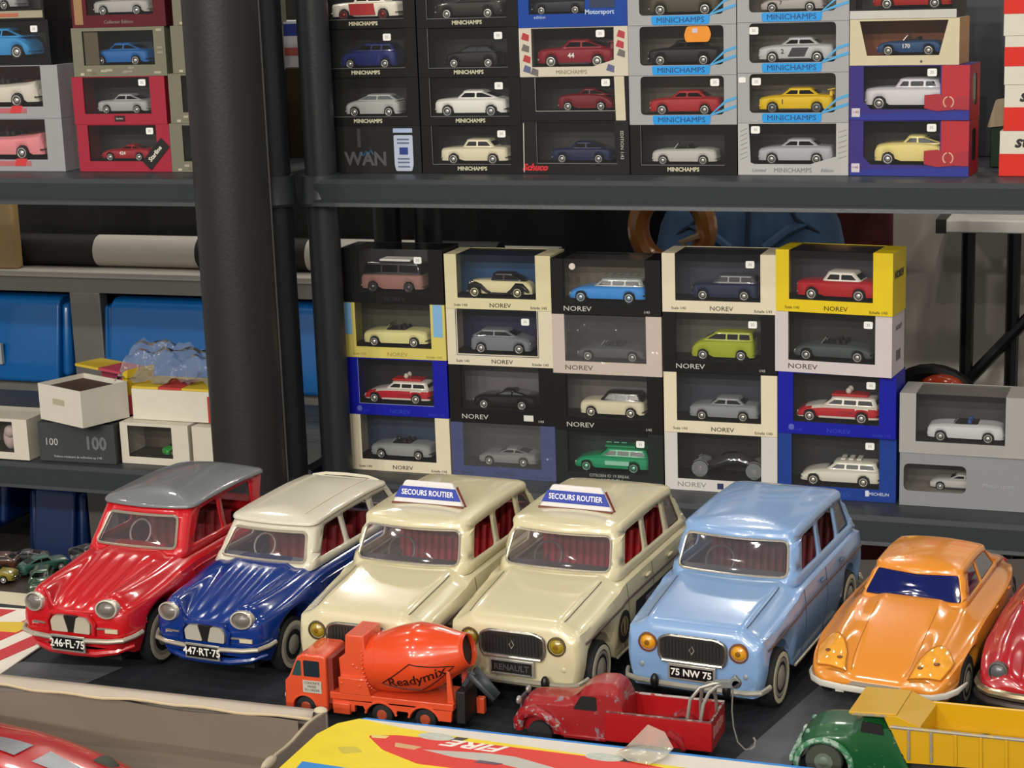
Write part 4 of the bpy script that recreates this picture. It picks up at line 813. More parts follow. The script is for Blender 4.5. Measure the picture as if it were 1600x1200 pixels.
d = 'silver sports car on dark wheels'; r = carton('dark red and black window box holding a '+d, s.x+.008, s.next(.0735), w, .0735, '#5a1620', win=(.16, .24, .87, .985), inner='#2b2d30', plinth='#1a1a1c'); put(r, 'coupe', *fx(120, 267, 164, 250), '#a6a5a0', d+' in the dark red box', b=.24, ex=('nobump',)); text('Collector Edition', .007, mat('#8f8580', .5), r, (.5*w, -.0004, .10*.0735)); BOX('gold_print', (.03*w, -.0006, .06*.0735), (.12*w, .0001, .6*.0735), card('#9c7a55'), r)
s = Stack(-1.3925, UP); w = .150
for i, (h, x) in enumerate([(.0705, -1.3925), (.0715, -1.3885), (.0675, -1.379), (.069, -1.373)]):
    r = carton('stone-patterned window box beside the pillar, '+('lowest', 'second from bottom', 'third from bottom', 'topmost')[i]+' of its column', x, s.next(h), w, h, OL, win=(.14, .22, .86, .96), inner='#2b1a18' if i < 2 else '#2c2a26'); camo(r, w, h, .02, .9)
    put(r, ('coupe', 'sedan', 'hatch', 'sport')[i], .3, .82, ('#3a1a18', '#3b2020', '#55524a', '#77736a')[i], ('dark brown coupe', 'dark maroon saloon', 'drab grey hatchback', 'stone grey sports car')[i]+' hidden beside the pillar', b=.22)
t = carton('white box striped red and blue, seen in the gap between the posts', -1.345, UP+.137, .09, .07, '#c9c9d2', 2.62, win=None, name='striped_carton'); BOX('blue_band', (0, -.0005, .048), (.09, .0002, .066), card('#2a3a88'), t); BOX('red_band', (0, -.0005, .018), (.09, .0002, .030), card('#b9605c'), t)
t = carton('dark olive box under the striped one, seen between the posts', -1.36, UP, .095, .1366, '#39301c', 2.6, win=None, d=.09, name='plain_carton')
for i in range(6): BOX('printed_patch', (.03+.008*(i % 3), -.0005, .02+.02*i), (.06+.008*(i % 2), .0001, .03+.02*i), mat(('#4a4326', '#2a2412')[i % 2], .6), t)
# -- lower right shelf
s = Stack(-1.129, LO); w = .1575
d = 'light grey open tourer'; r = norev(s, w, .0835, d, CREAM, word='cream', inner='#33405a'); put(r, 'conv', *fx(550, 708, 590, 684), '#8c8f8e', d+' in its cream box', ex=('rear',))
d = 'red and white fire estate with loudhailers, left'; r = norev(s, w, .0845, d, NBLU, tc='#2a3fc0', word='bright blue', inner='#15151c', win=(.12, .2, .86, .985)); put(r, 'break', *fx(545, 704, 579, 682), '#cfc8bc', 'red and white fire estate in the leftmost bright blue box', low='#b51d28', lowz=.175, ex=('fire',), hub='#d8d4cc'); MB().tube([(.12*w, -.0004, .98*.0845), (.12*w, -.0004, .2*.0845), (.86*w, -.0004, .2*.0845)], .0004, 4).build('pale_line', mat('#8f98d0', .5), r)
MB().lathe([(.004, -.0006), (.004, .0001)], 16, 'y', c=(.115*w, 0, .11*.0845)).build('round_mark', mat('#5660b8', .5), r)
d = 'pale yellow open tourer'; r = norev(s, w, .0805, d, '#d3c468', tc='#a8983c', word='yellow and sky blue', inner='#4a4c3c'); put(r, 'conv', *fx(542, 697, 579, 676), '#d6cf92', d+' in the yellow and sky blue box', ex=('rear',), hub='#e2ded0')
for a, b_ in ((.003, .08), (.885, .975)): BOX('sky_blue_panel', (a*w, -.0005, .42*.0805), (b_*w, .0002, .998*.0805), card('#7fb0d8'), r)
d = 'dusty pink van with dark roof'; r = norev(s, w, .0785, d, NBLK, tc='#26262a', inner='#2c2c2c', topf=True, b=.19, sub=False); put(r, 'bus', *fx(535, 692, 573, 668), '#8f6a62', 'dusty pink van with dark roof and white roof bar', roof='#1d1a1c', ex=('strip', 'nobump'), hub='#5a5652', b=.19); sticker(r, .76, .80)
s = Stack(-.969, LO); w = .1575
d = 'grey wedge concept coupe'; r = norev(s, w, .0800, d, '#323c70', tc='#232a58', word='slate blue film-wrapped', inner='#3c3c40'); put(r, 'sport', *fx(708, 872, 757, 846), '#7e7e7c', d+' in the slate blue box', ex=('nobump',)); 
MB().add([(.0, -.0006, .0), (w, -.0006, 0), (w, -.0006, .08), (0, -.0006, .08)], [(0, 1, 2, 3)]).build('wrap_film', film('wrap_film', (.97, .97, .98), 1.35, .12, .05, crinkle=.7), r, smooth=0)
d = 'black two-seat coupe'; r = norev(s, w, .0835, d, NBLK, tc='#c9c6bc', left=True, inner='#6a6668', b=.23); put(r, 'sport', *fx(708, 868, 750, 846), '#101014', d+' in the black box above the slate blue one', b=.23, ex=('nobump',), glass=mat('#5f6467', .08, 0, .6)); BOX('price_label', (.71*w, -.0006, .07*.0835), (.80*w, .0002, .17*.0835), card('#d8d6cc'), r)
d = 'metallic grey hatchback facing right'; r = norev(s, w, .0805, d, '#dcd1b8', word='cream', inner='#1d2248', win=(.10, .2, .86, 1.)); put(r, 'hatch', *fx(699, 865, 743, 836), '#70747a', d+' in the cream box', face=-1, ex=('nobump',)); sticker(r, .75, .80); MB().tube([(.09*w, -.0004, .995*.0805), (.09*w, -.0004, .18*.0805), (.87*w, -.0004, .18*.0805), (.87*w, -.0004, .995*.0805)], .0006, 4).build('navy_border', mat('#2a2c60', .5), r)
d = 'cream and black pre-war saloon'; r = norev(s, w, .0775, d, '#d9cfa6', word='cream', inner='#1d4a78', topf=True); put(r, 'prewar', *fx(697, 861, 738, 836), '#d2c89e', d+' in the cream topmost box', roof='#16161a', hub='#d8cfa8')
s = Stack(-.8115, LO); w = .157
d = 'green estate with roof horns'; r = norev(s, w, .0765, d, '#1f2424', tc='#9aa09a', inner='#24302c', b=.22, word='dark green film-wrapped', sub=False); put(r, 'break', *fx(867, 1038, 903, 1021), '#1c8458', d+' in the dark green box', b=.22, ex=('camp',), hub='#7fc4a4'); sticker(r, .79, .80); text('CITROEN ID 19 BREAK', .0058, mat('#a9aca6', .5), r, (.5*w, -.0004, .17*.0765))
d = 'cream estate with black roof'; r = norev(s, w, .0810, d, NBLK, tc='#c9c6bc', left=True, inner='#6a6564', b=.23); put(r, 'wagon', *fx(868, 1036, 914, 1012), '#cfc7ac', d+' in the black box', roof='#2a2422', b=.23, hub='#e0dccf')
d = 'dark grey open tourer under crinkled film'; r = norev(s, w, .0835, d, '#cdbcae', tc='#54483f', left=True, word='pinkish beige', inner='#1c1d22', b=.21, sub=False); put(r, 'dsconv', *fx(867, 1034, 910, 1014), '#4a4d52', 'dark grey open tourer in the pinkish beige box', b=.21, ex=('rear',))
MB().add([(.0, -.0006, .0), (w, -.0006, 0), (w, -.0006, .083), (0, -.0006, .083)], [(0, 1, 2, 3)]).build('wrap_film', film('wrap_film', (.97, .97, .98), 1.35, .12, .05, crinkle=.7), r, smooth=0)
d = 'sky blue estate with roof rack'; r = norev(s, w, .0775, d, NBLK, tc='#c9c6bc', left=True, inner='#6f6859', b=.21, topf=True); put(r, 'break', *fx(863, 1034, 897, 1015), '#3f86cc', d+' in the black box', b=.21, roof='#9fa4a2', ex=('rack',), hub='#b9cfe0'); MB().lathe([(.0045, .0002), (.0045, .0014)], 16, 'y', c=(.2*w, 0, .86*.0775)).build('price_sticker', mat('#dcd4c8'), r)
s = Stack(-.6525, LO); w = .157
d = 'chrome show car on big open wheels'; r = norev(s, w, .0815, d, '#cfccc6', tc='#8d8a84', word='white', inner='#121214', left=True, b=.2, sub=False); x_ = r.location.x+.27*w; show_chassis(.1, d+' in the white box', (x_*1.0125-.001, 2.432, r.location.z+.2*.0815), GL); BOX('blue_mark', (.47*w, -.0005, .05*.0815), (.525*w, .0002, .15*.0815), mat('#1d2a52', .5), r)
d = 'silver-grey saloon with sloping tail'; r = norev(s, w, .0845, d, CREAM, word='cream', inner='#363a48'); put(r, 'sedan', *fx(1039, 1217, 1084, 1191), '#84868a', d+' in its cream box', hub='#cfcac0', ex=('nobump',))
d = 'lime green delivery van'; r = norev(s, w, .0825, d, NBLK, tc='#c9c6bc', left=True, inner='#5c5a52', b=.2); put(r, 'van', *fx(1039, 1212, 1087, 1181), '#95a02a', d+' in the black box', b=.2, ex=('nobump',), hub='#c9c7c2'); sticker(r, .79, .83)
d = 'dark navy saloon with grey roof'; r = norev(s, w, .0805, d, CREAM, word='cream', inner='#343a4a', topf=True); put(r, 'wagon', *fx(1038, 1215, 1088, 1190), '#232a44', d+' in its cream box', roof='#4a4c52'); sticker(r, .77, .83)
s = Stack(-.494, LO); w = .1575
d = 'white estate carrying skis on its roof'; r = norev(s, w, .0885, d, '#183a8c', tc='#28509c', word='mid blue', inner='#1b1d24', b=.19, sub=False); put(r, 'break', *fx(1216, 1402, 1255, 1380), '#cfccbc', 'white estate with roof load in the mid blue box', b=.19, ex=('load',), hub='#d6d2c4'); sticker(r, .78, .86); BOX('white_mark', (.745*w, -.0005, .08*.0885), (.775*w, .0002, .17*.0885), card('#cfd6e4'), r); text('MICHELIN', .006, mat('#cfd6e4'), r, (.86*w, -.0004, .12*.0885))
d = 'red and white fire estate with loudhailers, right'; r = norev(s, w, .0845, d, NBLU, tc='#2a3fc0', word='bright blue', inner='#15151c', win=(.13, .2, .86, .985), rz=rad(-2.5)); put(r, 'break', *fx(1218, 1402, 1250, 1378), '#cfc8bc', 'red and white fire estate in the rightmost bright blue box', low='#b51d28', lowz=.175, ex=('fire',), hub='#d8d4cc'); sticker(r, .79, .84); MB().lathe([(.004, -.0006), (.004, .0001)], 16, 'y', c=(.115*w, 0, .11*.0845)).build('round_mark', mat('#5660b8', .5), r)
d = 'dark green-grey open tourer'; r = norev(s, w, .0815, d, '#cfc5c6', tc='#4a4446', left=True, word='pale pink', inner='#262620', rz=rad(-6), x=-.498, sub=False); put(r, 'dsconv', *fx(1211, 1396, 1243, 1368), '#454c4e', d+' in the pale pink box', ex=('rear',)); sticker(r, .80, .84)
for i, hh in enumerate((.62, )): text('NOREV', .009, mat('#6a6062'), r, (w+.0004, .034, .062), (PI/2, 0, PI/2)); 
for i in range(8): BOX('barcode_bar', (w-.0002, .022+.003*i, .018), (w+.0004, .0232+.003*i, .032), mat('#5a5456'), r)
d = 'red coupe with white roof'; r = norev(s, w, .0825, d, '#e2c51e', tc='#3d3508', word='bright yellow', inner='#3a3440', rz=rad(-7), x=-.497, topf=True, win=(.115, .2, .835, 1.)); put(r, 'square', *fx(1213, 1396, 1248, 1373), '#a81e28', d+' in the bright yellow box', roof='#d8d2c8', hub='#d8d4cc'); text('NOREV', .013, mat('#3d3508'), r, (w+.0004, .030, .052), (PI/2, 0, PI/2), bold=.0006)
s = Stack(-.331, LO)
w = .172; h = .0715; r = carton('plain grey closed-sleeve box with rounded window, lowest at right', s.x, s.next(h), w, h, '#8b8d91', 2.395, win=(.03, .28, .50, .80), r=.008, inner='#6a655f', plinth='#8f8a82', d=.068); put(r, 'sport', *fx(1408, 1610, 1456, 1540), '#aaa9a6', 'silver grey racing car in the grey rounded-window box', b=.28, ex=('skirt', 'nobump')); text('Motorsport', .0085, mat('#a4a7ac', .5), r, (.74*w, -.0004, .46*h))
w = .163; h = .0805; r = carton('grey sleeve box with sloping window holding a silver roadster', s.x-.001, s.next(h), w, h, '#a3a19d', 2.395, win=(.13, .2, .83, 1.), inner='#3c3a3e', plinth='#2a282c', topfilm=True, d=.068, rz=rad(-1)); put(r, 'conv', *fx(1405, 1600, 1450, 1566), '#c0c2c4', 'silver roadster with blue seats in the grey sleeve box', ex=('blueseat', 'nobump'))
# -- lower left shelf: white cartons
WH = '#cfc8b8'
r = carton('white window carton with a crumpled pale figure, far left', -1.742, LO, .102, .064, WH, 2.335, win=(.0, .17, .74, .93), inner='#3b3326', plinth='#2a241a', name='white_carton', d=.075)
o = MB().ball((0, 0, .016), (.012, .010, .018), 12, 8).ball((.004, -.006, .028), (.01, .008, .01), 10, 8).build('toy_figure', mat('#b9a3a0', .5), None, (-1.688, 2.36, LO+.011)); tag(o, 'pale pinkish toy figure in the far left white carton', 'figure')
r = carton('dark grey printed carton with large figures, between white cartons', -1.624, LO, .131, .0605, '#3d3f41', 2.34, win=None, name='grey_carton', d=.07, rz=rad(2)); GP = mat('#b5b5b3', .5); GQ = mat('#6a6c6e', .5)
text('100', .028, GQ, r, (.098, -.0004, .030), sx=.9, bold=.001); text('100', .016, GP, r, (.022, -.0005, .030)); text('Voiture miniature de collection au 1/43', .0052, GP, r, (.066, -.0004, .008))
r = carton('white window carton with a green toy inside, right of the grey one', -1.489, LO, .116, .0635, WH, 2.355, win=(.11, .17, .76, .93), inner='#4b4234', plinth='#332c22', name='white_carton', d=.07)
mini('hatch', .045, '#2f9a3a', 'green toy car turned to the front in the white carton', (-1.425, 2.372, LO+.0105), rz=rad(60), cat='toy car')
carton('white window carton half hidden by the pillar', -1.369, LO, .12, .0615, WH, 2.36, win=(.28, .2, .9, .93), inner='#54483a', name='white_carton', d=.07)
z1 = LO+.0645
t = thing('open_carton', 'open white carton with yellow and pink flaps on the white row', 'box', (-1.62, 2.345, z1), rad(-22)); wc = card('#d5cfc2'); q = .108
BOX('front_wall', (0, 0, 0), (q, .0015, .056), wc, t); BOX('side_wall', (q-.0015, .0015, 0), (q, .085, .056), wc, t); BOX('side_wall', (0, .0015, 0), (.0015, .085, .056), wc, t); BOX('back_wall', (.0015, .0835, 0), (q-.0015, .085, .056), wc, t); BOX('bottom', (.0015, .0015, 0), (q-.0015, .0835, .0015), wc, t)
BOX('dark_insert', (.006, .008, .046), (q-.006, .078, .050), mat('#4a3830', .7, 0, 0, .2, 40), t); BOX('front_label', (.036, -.0005, .028), (.065, .0002, .037), card('#b3a98c'), t)
t2 = thing('folded_sleeve', 'yellow and pink printed card sleeve wedged behind the open carton', 'sleeve', (-1.56, 2.42, z1), rad(-22)); MB().prism([(0, 0), (.012, 0), (.012, .075), (0, .066)], 0, .05, 'y').build('yellow_flap', card('#d0b22c'), t2, (.05, 0, 0), (0, .18, 0)); BOX('yellow_top', (-.06, .0, .062), (.0, .05, .066), card('#cdb036'), t2); BOX('pink_top', (0, 0, .062), (.055, .05, .066), card('#b9475c'), t2); BOX('pink_end', (.066, .0, .0), (.07, .05, .03), card('#b9475c'), t2); BOX('back_card', (-.06, .048, 0), (.05, .05, .062), card('#b9475c'), t2)
r = carton('white carton with yellow and red lid edge, under the bubble film', -1.476, z1, .135, .047, '#d3cdbd', 2.375, win=None, name='white_carton', d=.075); BOX('yellow_lid', (0, .002, .0472), (.135, .075, .0505), card('#cdb036'), r); BOX('red_lid_patch', (.045, .0015, .0473), (.085, .06, .0508), card('#b9403c'), r); BOX('red_end', (.1285, -.0006, 0), (.135, .0002, .040), card('#b03a34'), r)
bm = MB(); N = 30; M_ = 12
for i in range(N+1):
    for j in range(M_+1):
        k, q_ = i/N, j/M_; x = -.072+.19*k-.012*(1-q_)*(1-k); y = .004+.075*q_
        h = .004+.040*sstep(0, .55, q_)*(1-.25*k)+.0035*sin(i*.9+j*.8)+.003*sin(i*.43-j*1.3)+.010*sstep(.55, 1, q_)*(1-k)
        h += random.uniform(-.003, .0035); x += random.uniform(-.0016, .0016); bm.v.append((x, y, max(.0015, h)))
for i in range(N):
    for j in range(M_): a = i*(M_+1)+j; bm.f.append((a, a+M_+1, a+M_+2, a+1)); bm.m.append(0)
o = bm.build('bubble_film', film('bubble_film', (.86, .87, .88), 1.45, .16, .20, (.6, .62, .65), .5), None, (-1.43, 2.385, z1+.0512), smooth=18); tag(o, 'crumpled clear bubble film on the white carton', 'plastic film')
# ------------------------------------------------------------------ the large toy cars (modelled in metres of the real car, scaled by the root)
TZ = .9803
def lens(root, x, y, z, r, ring, glass, tilt=0., dot=None, ry=1., rz_=1., yaw_=0.):
    M = Matrix.Translation((x, y, z)) @ Matrix.Rotation(yaw_, 4, 'Z') @ Matrix.Rotation(tilt, 4, 'Y') @ Matrix.Diagonal((1, ry, rz_, 1))
    o = MB().lathe([(r*.80, .01), (r*.86, -.03), (r*1.0, -.028), (r*1.05, -.0), (r*1.03, .05)], 28, 'x', 0, M).build('headlight_ring', ring, root)
    MB().lathe([(r*.82, .0), (r*.80, -.012), (r*.6, -.03), (r*.3, -.042), (.001, -.046)], 24, 'x', 0, M).build('headlight_lens', glass, root)
    if dot: MB().lathe([(r*.3, -.03), (r*.28, -.045), (.002, -.05)], 16, 'x', 0, M).build('headlight_bulb', dot, root)
def plate(root, x, z, w, h, t, sz, tc='#e6e4dc', rim='#b9b6ae', depth=.02, bg='#0e0e10', y=0.):
    BOX('number_plate_rim', (x, y-w/2-.022, z-h/2-.022), (x+depth, y+w/2+.022, z+h/2+.022), mat(rim, .3, .6), root, .006)
    BOX('number_plate', (x-.006, y-w/2, z-h/2), (x+depth, y+w/2, z+h/2), mat(bg, .35), root)
    text(t, sz, mat(tc, .4), root, (x-.0075, y, z), (PI/2, 0, -PI/2), ext=.002, bold=.002)
def seat(root, x, hw, z0, z1, col, ribs=12, name='seat_back', tilt=.15, th=.14):
    b = MB(); n = ribs
    for i in range(n):
        y0 = -hw+2*hw*i/n; y1 = -hw+2*hw*(i+1)/n; k = (y1-y0)
        prof = [(y0+k*.02, 0), (y0+k*.2, -.025), (y0+k*.5, -.035), (y0+k*.8, -.025), (y1-k*.02, 0), (y1-k*.02, th), (y0+k*.02, th)]
        b.prism([(p[1], p[0]) for p in prof], z0, z1)
    o = b.build(name, mat(col, .5), root, (x, 0, 0), (0, tilt, 0)); tag(o, None, kind='stuff'); return o
def wheelring(root, x, y, z, r, m, parent=None):
    pass
def steer(root, x, y, z, col='#57504c', r=.15):
    MB().tube([(r*cos(a*PI/12)*.45, r*sin(a*PI/12), r*cos(a*PI/12)*.9) for a in range(24)], .012, 6, True).build('steering_wheel', mat(col, .4), root, (x, y, z))
    MB().tube([(x, y, z), (x-.3, y, z-.2)], .012, 6).build('steering_column', mat('#222222', .4), root)
def body_pt(ztop, w, side, sill, x, t, sg=-1, out=.0):
    zs = ztop(x, 1); z = zs+(sill(x)-zs)*t; return (x, sg*(w(x)*side(t, x)+out), z)
def renault(label, pose, col, plate_txt, sign=False, decal=False, lensc='#9a8420', seats='#a5161c', trimc='#5d4a48', blue=False):
    t = thing('toy_car', label, 'toy car', (pose[0], pose[1], TZ), pose[2], 'large tin toy cars on the table', pose[3]); m = paint(col, .25)
    WH_ = [(.52, .29, .37), (2.98, .29, .37)]; L = 3.6
    w = ip([(0, .615), (.03, .645), (.08, .668), (.2, .685), (.6, .705), (1.1, .72), (2.9, .72), (3.3, .705), (3.5, .66), (3.58, .61), (3.6, .57)])
    zc = ip([(0, .78), (.02, .85), (.06, .895), (.14, .925), (.4, .965), (.9, 1.02), (1.08, 1.045), (1.2, 1.05), (3.2, 1.04), (3.45, 1.0), (3.58, .90), (3.6, .8)])
    zs = ip([(0, .70), (.03, .76), (.08, .80), (.2, .83), (.6, .88), (1.05, .935), (1.3, .955), (3.0, .955), (3.4, .91), (3.57, .80), (3.6, .72)])
    def ztop(x, y):
        a, b = zc(x), zs(x); k = sstep(.66, 1.0, y); z = a+(b-a)*(k*.75+.25*max(0, (y-.66)/.34)) if y > .66 else a
        if .05 < x < 1.12: z -= .024*sstep(.70, .76, y)*sstep(.05, .2, x)*(1-sstep(1.02, 1.12, x))
        if x > .95: z += .0*y
        return z
    side = lambda tt, x: 1+.035*sin(PI*min(1, tt*1.15))-.05*tt**3
    def low(x): return .245+.0*x
    sill = arch_sill(.25, WH_)
    hole = lambda x, y: 1.30 < x < 3.36 and y < .80
    xs = stations(L, [0, .01, .03, .05, .08, .11, .14, .2, .3, .4, .55, .7, .85, .95, 1.02, 1.08, 1.12, 1.2, 1.30, 1.5, 1.7, 1.9, 2.1, 2.3, 2.5, 2.7, 2.8, 2.9, 3.1, 3.2, 3.36, 3.45, 3.52, 3.57, 3.59, 3.6], WH_)
    loft('body', [m], t, xs, ztop, w, side, sill, 22, 9, hole, None, 55)
    BOX('interior_floor', (1.32, -.6, .28), (3.3, .6, .32), mat('#2a1214', .7), t)
    zr = ip([(1.2, 1.41), (1.5, 1.435), (2.2, 1.45), (2.9, 1.425), (3.2, 1.385)])
    c = Cabin((1.05, 1.285), (3.46, 3.12), (.67, .60), .985, zr, r=.11, rr=.055, crown=.035, bow=.075, rbow=.06)
    full, half = c.screen(.575, .535, .20, .94, .09); rf, rh = c.screen(.5, .47, .25, .88, .08, True)
    ws = [c.side(p, .05) for p in ([(1.30, 1.085), (1.90, 1.075), (1.92, 1.40), (1.46, 1.395)], [(2.02, 1.075), (2.62, 1.07), (2.61, 1.40), (2.035, 1.40)], [(2.74, 1.07), (3.16, 1.065), (3.00, 1.375), (2.725, 1.395)])]
    c.shell('cabin', [m], t, [half, rh]+ws, nu=(9, 22, 7), thick=.02)
    gl = GLASS(); c.pane('windscreen', full, gl, t, .022, 10); c.pane('rear_window', rf, gl, t, .022, 8)
    c.trim('windscreen_trim', full, mat('#c9c2b4', .25, .7), t, .013, lift=.004)
    for i, wv in enumerate(ws):
        for fl in (False, True):
            if i == 2: c.pane('side_window', wv, gl, t, .024, 5, flip=fl)
    # bonnet edge seams, door seams, flank trim
    dk = mat(hexmul(col, .45), .5)
    for sg in (-1, 1):
        MB().tube([(x, sg*w(x)*.735, ztop(x, .735)+.004) for x in [.12+.09*i for i in range(11)]], .006, 5).build('bonnet_seam', dk, t)
        MB().tube([body_pt(ztop, w, side, lambda x: .25, x, .20+.03*sstep(.5, 1.3, x), sg, .007) for x in [.14+.11*i for i in range(31)]], .016, 6, sy=.6).build('flank_trim', mat(trimc, .4), t)
        for x in (1.22, 1.97, 2.68):
            if x != 2.68: MB().tube([body_pt(ztop, w, side, lambda x: .25, x, k/8, sg, .002) for k in range(9)], .004, 5).build('door_seam', dk, t)
        for x in (1.80, 2.50):
            p = body_pt(ztop, w, side, lambda x: .25, x, .12, sg, .02); MB().ball(p, (.085, .02, .02), 10, 6).build('door_handle', m if not blue else mat('#4f5f74', .4), t)
        MB().tube([(x, sg*(w(x)*.99), .26) for x in (.95, 1.5, 2.1, 2.52)], .016, 6).build('sill_strip', mat('#b9b29c', .35, .4), t)
    # front
    gm = mat('#3a3a38', .4, .5); ch = mat('#c8c5bd', .22, .8)
    def grp(k): return rpoly([(-.30, .535), (.30, .535), (.335, .60), (.33, .75), (.24, .79), (-.24, .79), (-.33, .75), (-.335, .60)], .04, 4)
    MB().prism(grp(1), -.022, .03, 'x').build('grille', gm, t)
    MB().tube([(-.024, p[0], p[1]) for p in grp(1)], .017, 8, True).build('grille_frame', mat('#8f8b84', .25, .8), t); MB().tube([(-.03, -.30, .537), (-.03, .30, .537)], .018, 8).build('grille_lower_bar', ch, t)
    q = MB()
    for i in range(17): y = -.27+.54*i/16; q.box((-.029, y-.005, .57), (-.02, y+.005, .755))
    tag(q.build('grille_bar', mat('#191919', .5), t), None, kind='stuff')
    MB().tube([(-.033, 0, .705), (-.033, .026, .665), (-.033, 0, .625), (-.033, -.026, .665)], .008, 6, True).build('diamond_emblem', ch, t)
    if blue: plate(t, -.05, .44, .43, .115, plate_txt, .094)
    else: plate(t, -.05, .435, .42, .12, plate_txt, .085, '#4a4745', '#b9b6ae', bg='#1d1b1b'); MB().tube([(-.06, -.2, .37), (-.06, .2, .37)], .014, 6).build('plate_lower_trim', ch, t)
    for sg in (-1, 1):
        lens(t, .012, sg*.455, .685, .095, mat('#8a5a3a' if blue else '#665a40', .3, .5), mat(lensc, .12, 0, .8, .1, 20), 0, mat('#7c5a18', .3))
        MB().ball((.02, sg*.52, .455), (.03, .04, .04), 12, 8).build('side_light', mat('#7f8a90' if blue else hexmul(col, .95), .3), t)
        MB().ball((-.085, sg*.36 if sg < 0 else .36, .335), (.045, .042, .075), 12, 8).build('overrider', mat('#131313', .4), t)
    bp = [(.135, .715, .335), (.07, .70, .328), (.0, .67, .32), (-.045, .55, .315), (-.06, .25, .312), (-.062, 0, .312)]; bp = bp+[(p[0], -p[1], p[2]) for p in bp[-2::-1]]
    MB().tube(bp, .030, 8, sy=.8).build('bumper', mat('#a49f8e' if not blue else '#b4b2a6', .3, .5), t)
    rb = [(3.4, .72, .34), (3.62, .64, .33), (3.66, .3, .33), (3.66, 0, .33)]; MB().tube(rb+[(p[0], -p[1], p[2]) for p in rb[-2::-1]], .03, 8).build('bumper', mat('#a49f8e', .3, .5), t)
    BOX('underside', (.08, -.5, .20), (3.5, .5, .26), mat('#17171a', .7), t)
    for sg in (-1, 1): MB().ball((3.56, sg*.55, .75), (.03, .04, .07), 10, 8).build('tail_light', mat('#8d1c1c', .2, 0, .5), t)
    wheels(t, [(.52, -.62, 0), (2.98, -.62, 0), (.52, .62, 0), (2.98, .62, 0)], .29, .17, ring=.66, cap=.42, white='#cdc6ad')
    # inside
    MB().prism([(1.15, .90), (1.32, .86), (1.40, .98), (1.34, 1.06), (1.2, 1.05)], -.60, .60, 'y').build('dashboard', mat('#3a3438' if not blue else '#5a5c62', .5), t)
    steer(t, 1.60, .28, 1.03)
    seat(t, 1.98, .56, .55, 1.22, seats, 14); seat(t, 2.9, .56, .5, 1.2, seats, 14)
    for nm, x0, x1 in (('seat_cushion', 1.55, 2.05), ('seat_cushion', 2.45, 2.9)): BOX(nm, (x0, -.56, .45), (x1, .56, .62), mat(seats, .5), t, .05)
    if sign:
        s_ = MB().prism([(-.41, 0), (.41, 0), (.27, .245), (-.27, .245)], -.035, .035, 'x')
        o = s_.build('roof_sign', mat('#dcd8d6', .4), t, (1.72, .0, 1.515), (0, .20, 0), bevel=.02)
        MB().prism([(-.378, .06), (.378, .06), (.312, .185), (-.312, .185)], -.042, -.030, 'x').build('blue_field', mat('#2a3ea0', .4), o)
        text('SECOURS ROUTIER', .080, mat('#e8e8ee', .4), o, (-.0435, 0, .121), (PI/2, 0, -PI/2), ext=.002, sx=.86, bold=.0015)
        MB().tube([(.03, -.41, .004), (.04, -.30, .20)], .014, 6).build('red_rim', mat('#6e2a1e', .5), o); MB().tube([(-.03, -.41, .0), (-.03, .41, .0)], .014, 6).build('base_rim', mat('#6e3a2a', .6), o)
    if decal:
        for sg in (-1, 1):
            nb = MB(); xs2 = [1.42+.1*i for i in range(16)]; L2 = []
            for x in xs2:
                for tt in (.36, .58): L2.append(body_pt(ztop, w, side, lambda x: .25, x, tt, sg, .006))
            nb.add(L2, [(2*i, 2*i+1, 2*i+3, 2*i+2) for i in range(len(xs2)-1)]).build('side_decal', mat('#2a2830', .5), t)
            p = body_pt(ztop, w, side, lambda x: .25, 1.08, .56, sg, .004)
            o = MB().lathe([(.165, 0), (.165, .006), (.01, .006)], 28, 'y').build('round_badge', mat('#2c2824', .5), t, p, (0, 0, 0 if sg > 0 else PI))
            MB().lathe([(.10, .006), (.10, .009), (.085, .009), (.085, .006)], 28, 'y').build('badge_ring', mat('#8b7a5a', .4), o)
            BOX('badge_bar', (-.015, .006, -.07), (.015, .010, .07), mat('#8b7a5a', .4), o)
            p = body_pt(ztop, w, side, lambda x: .25, 2.15, .47, sg, .012); text('SECOURS ROUTIER', .095, mat('#8d8790', .5), t, p, (PI/2, 0, 0 if sg < 0 else PI), ext=.001, sx=1.1)
    return t
renault('light blue tin toy car with a red interior and plate 75 NW 75', (-.3062, 1.1925, 1.4702, .07397), '#7fa0cc', '75 NW 75', lensc='#d9961e', blue=True, seats='#6e2a2c')
renault('cream toy car with road-rescue roof sign and dark side lettering, right of the cream pair', (-.4326, 1.1719, 1.5023, .07408), '#d0c6a2', 'RENAULT', True, True)
renault('cream toy car with road-rescue roof sign, half hidden by the orange mixer', (-.5458, 1.1567, 1.5258, .0743), '#d0c6a2', 'RENAULT', True, True)
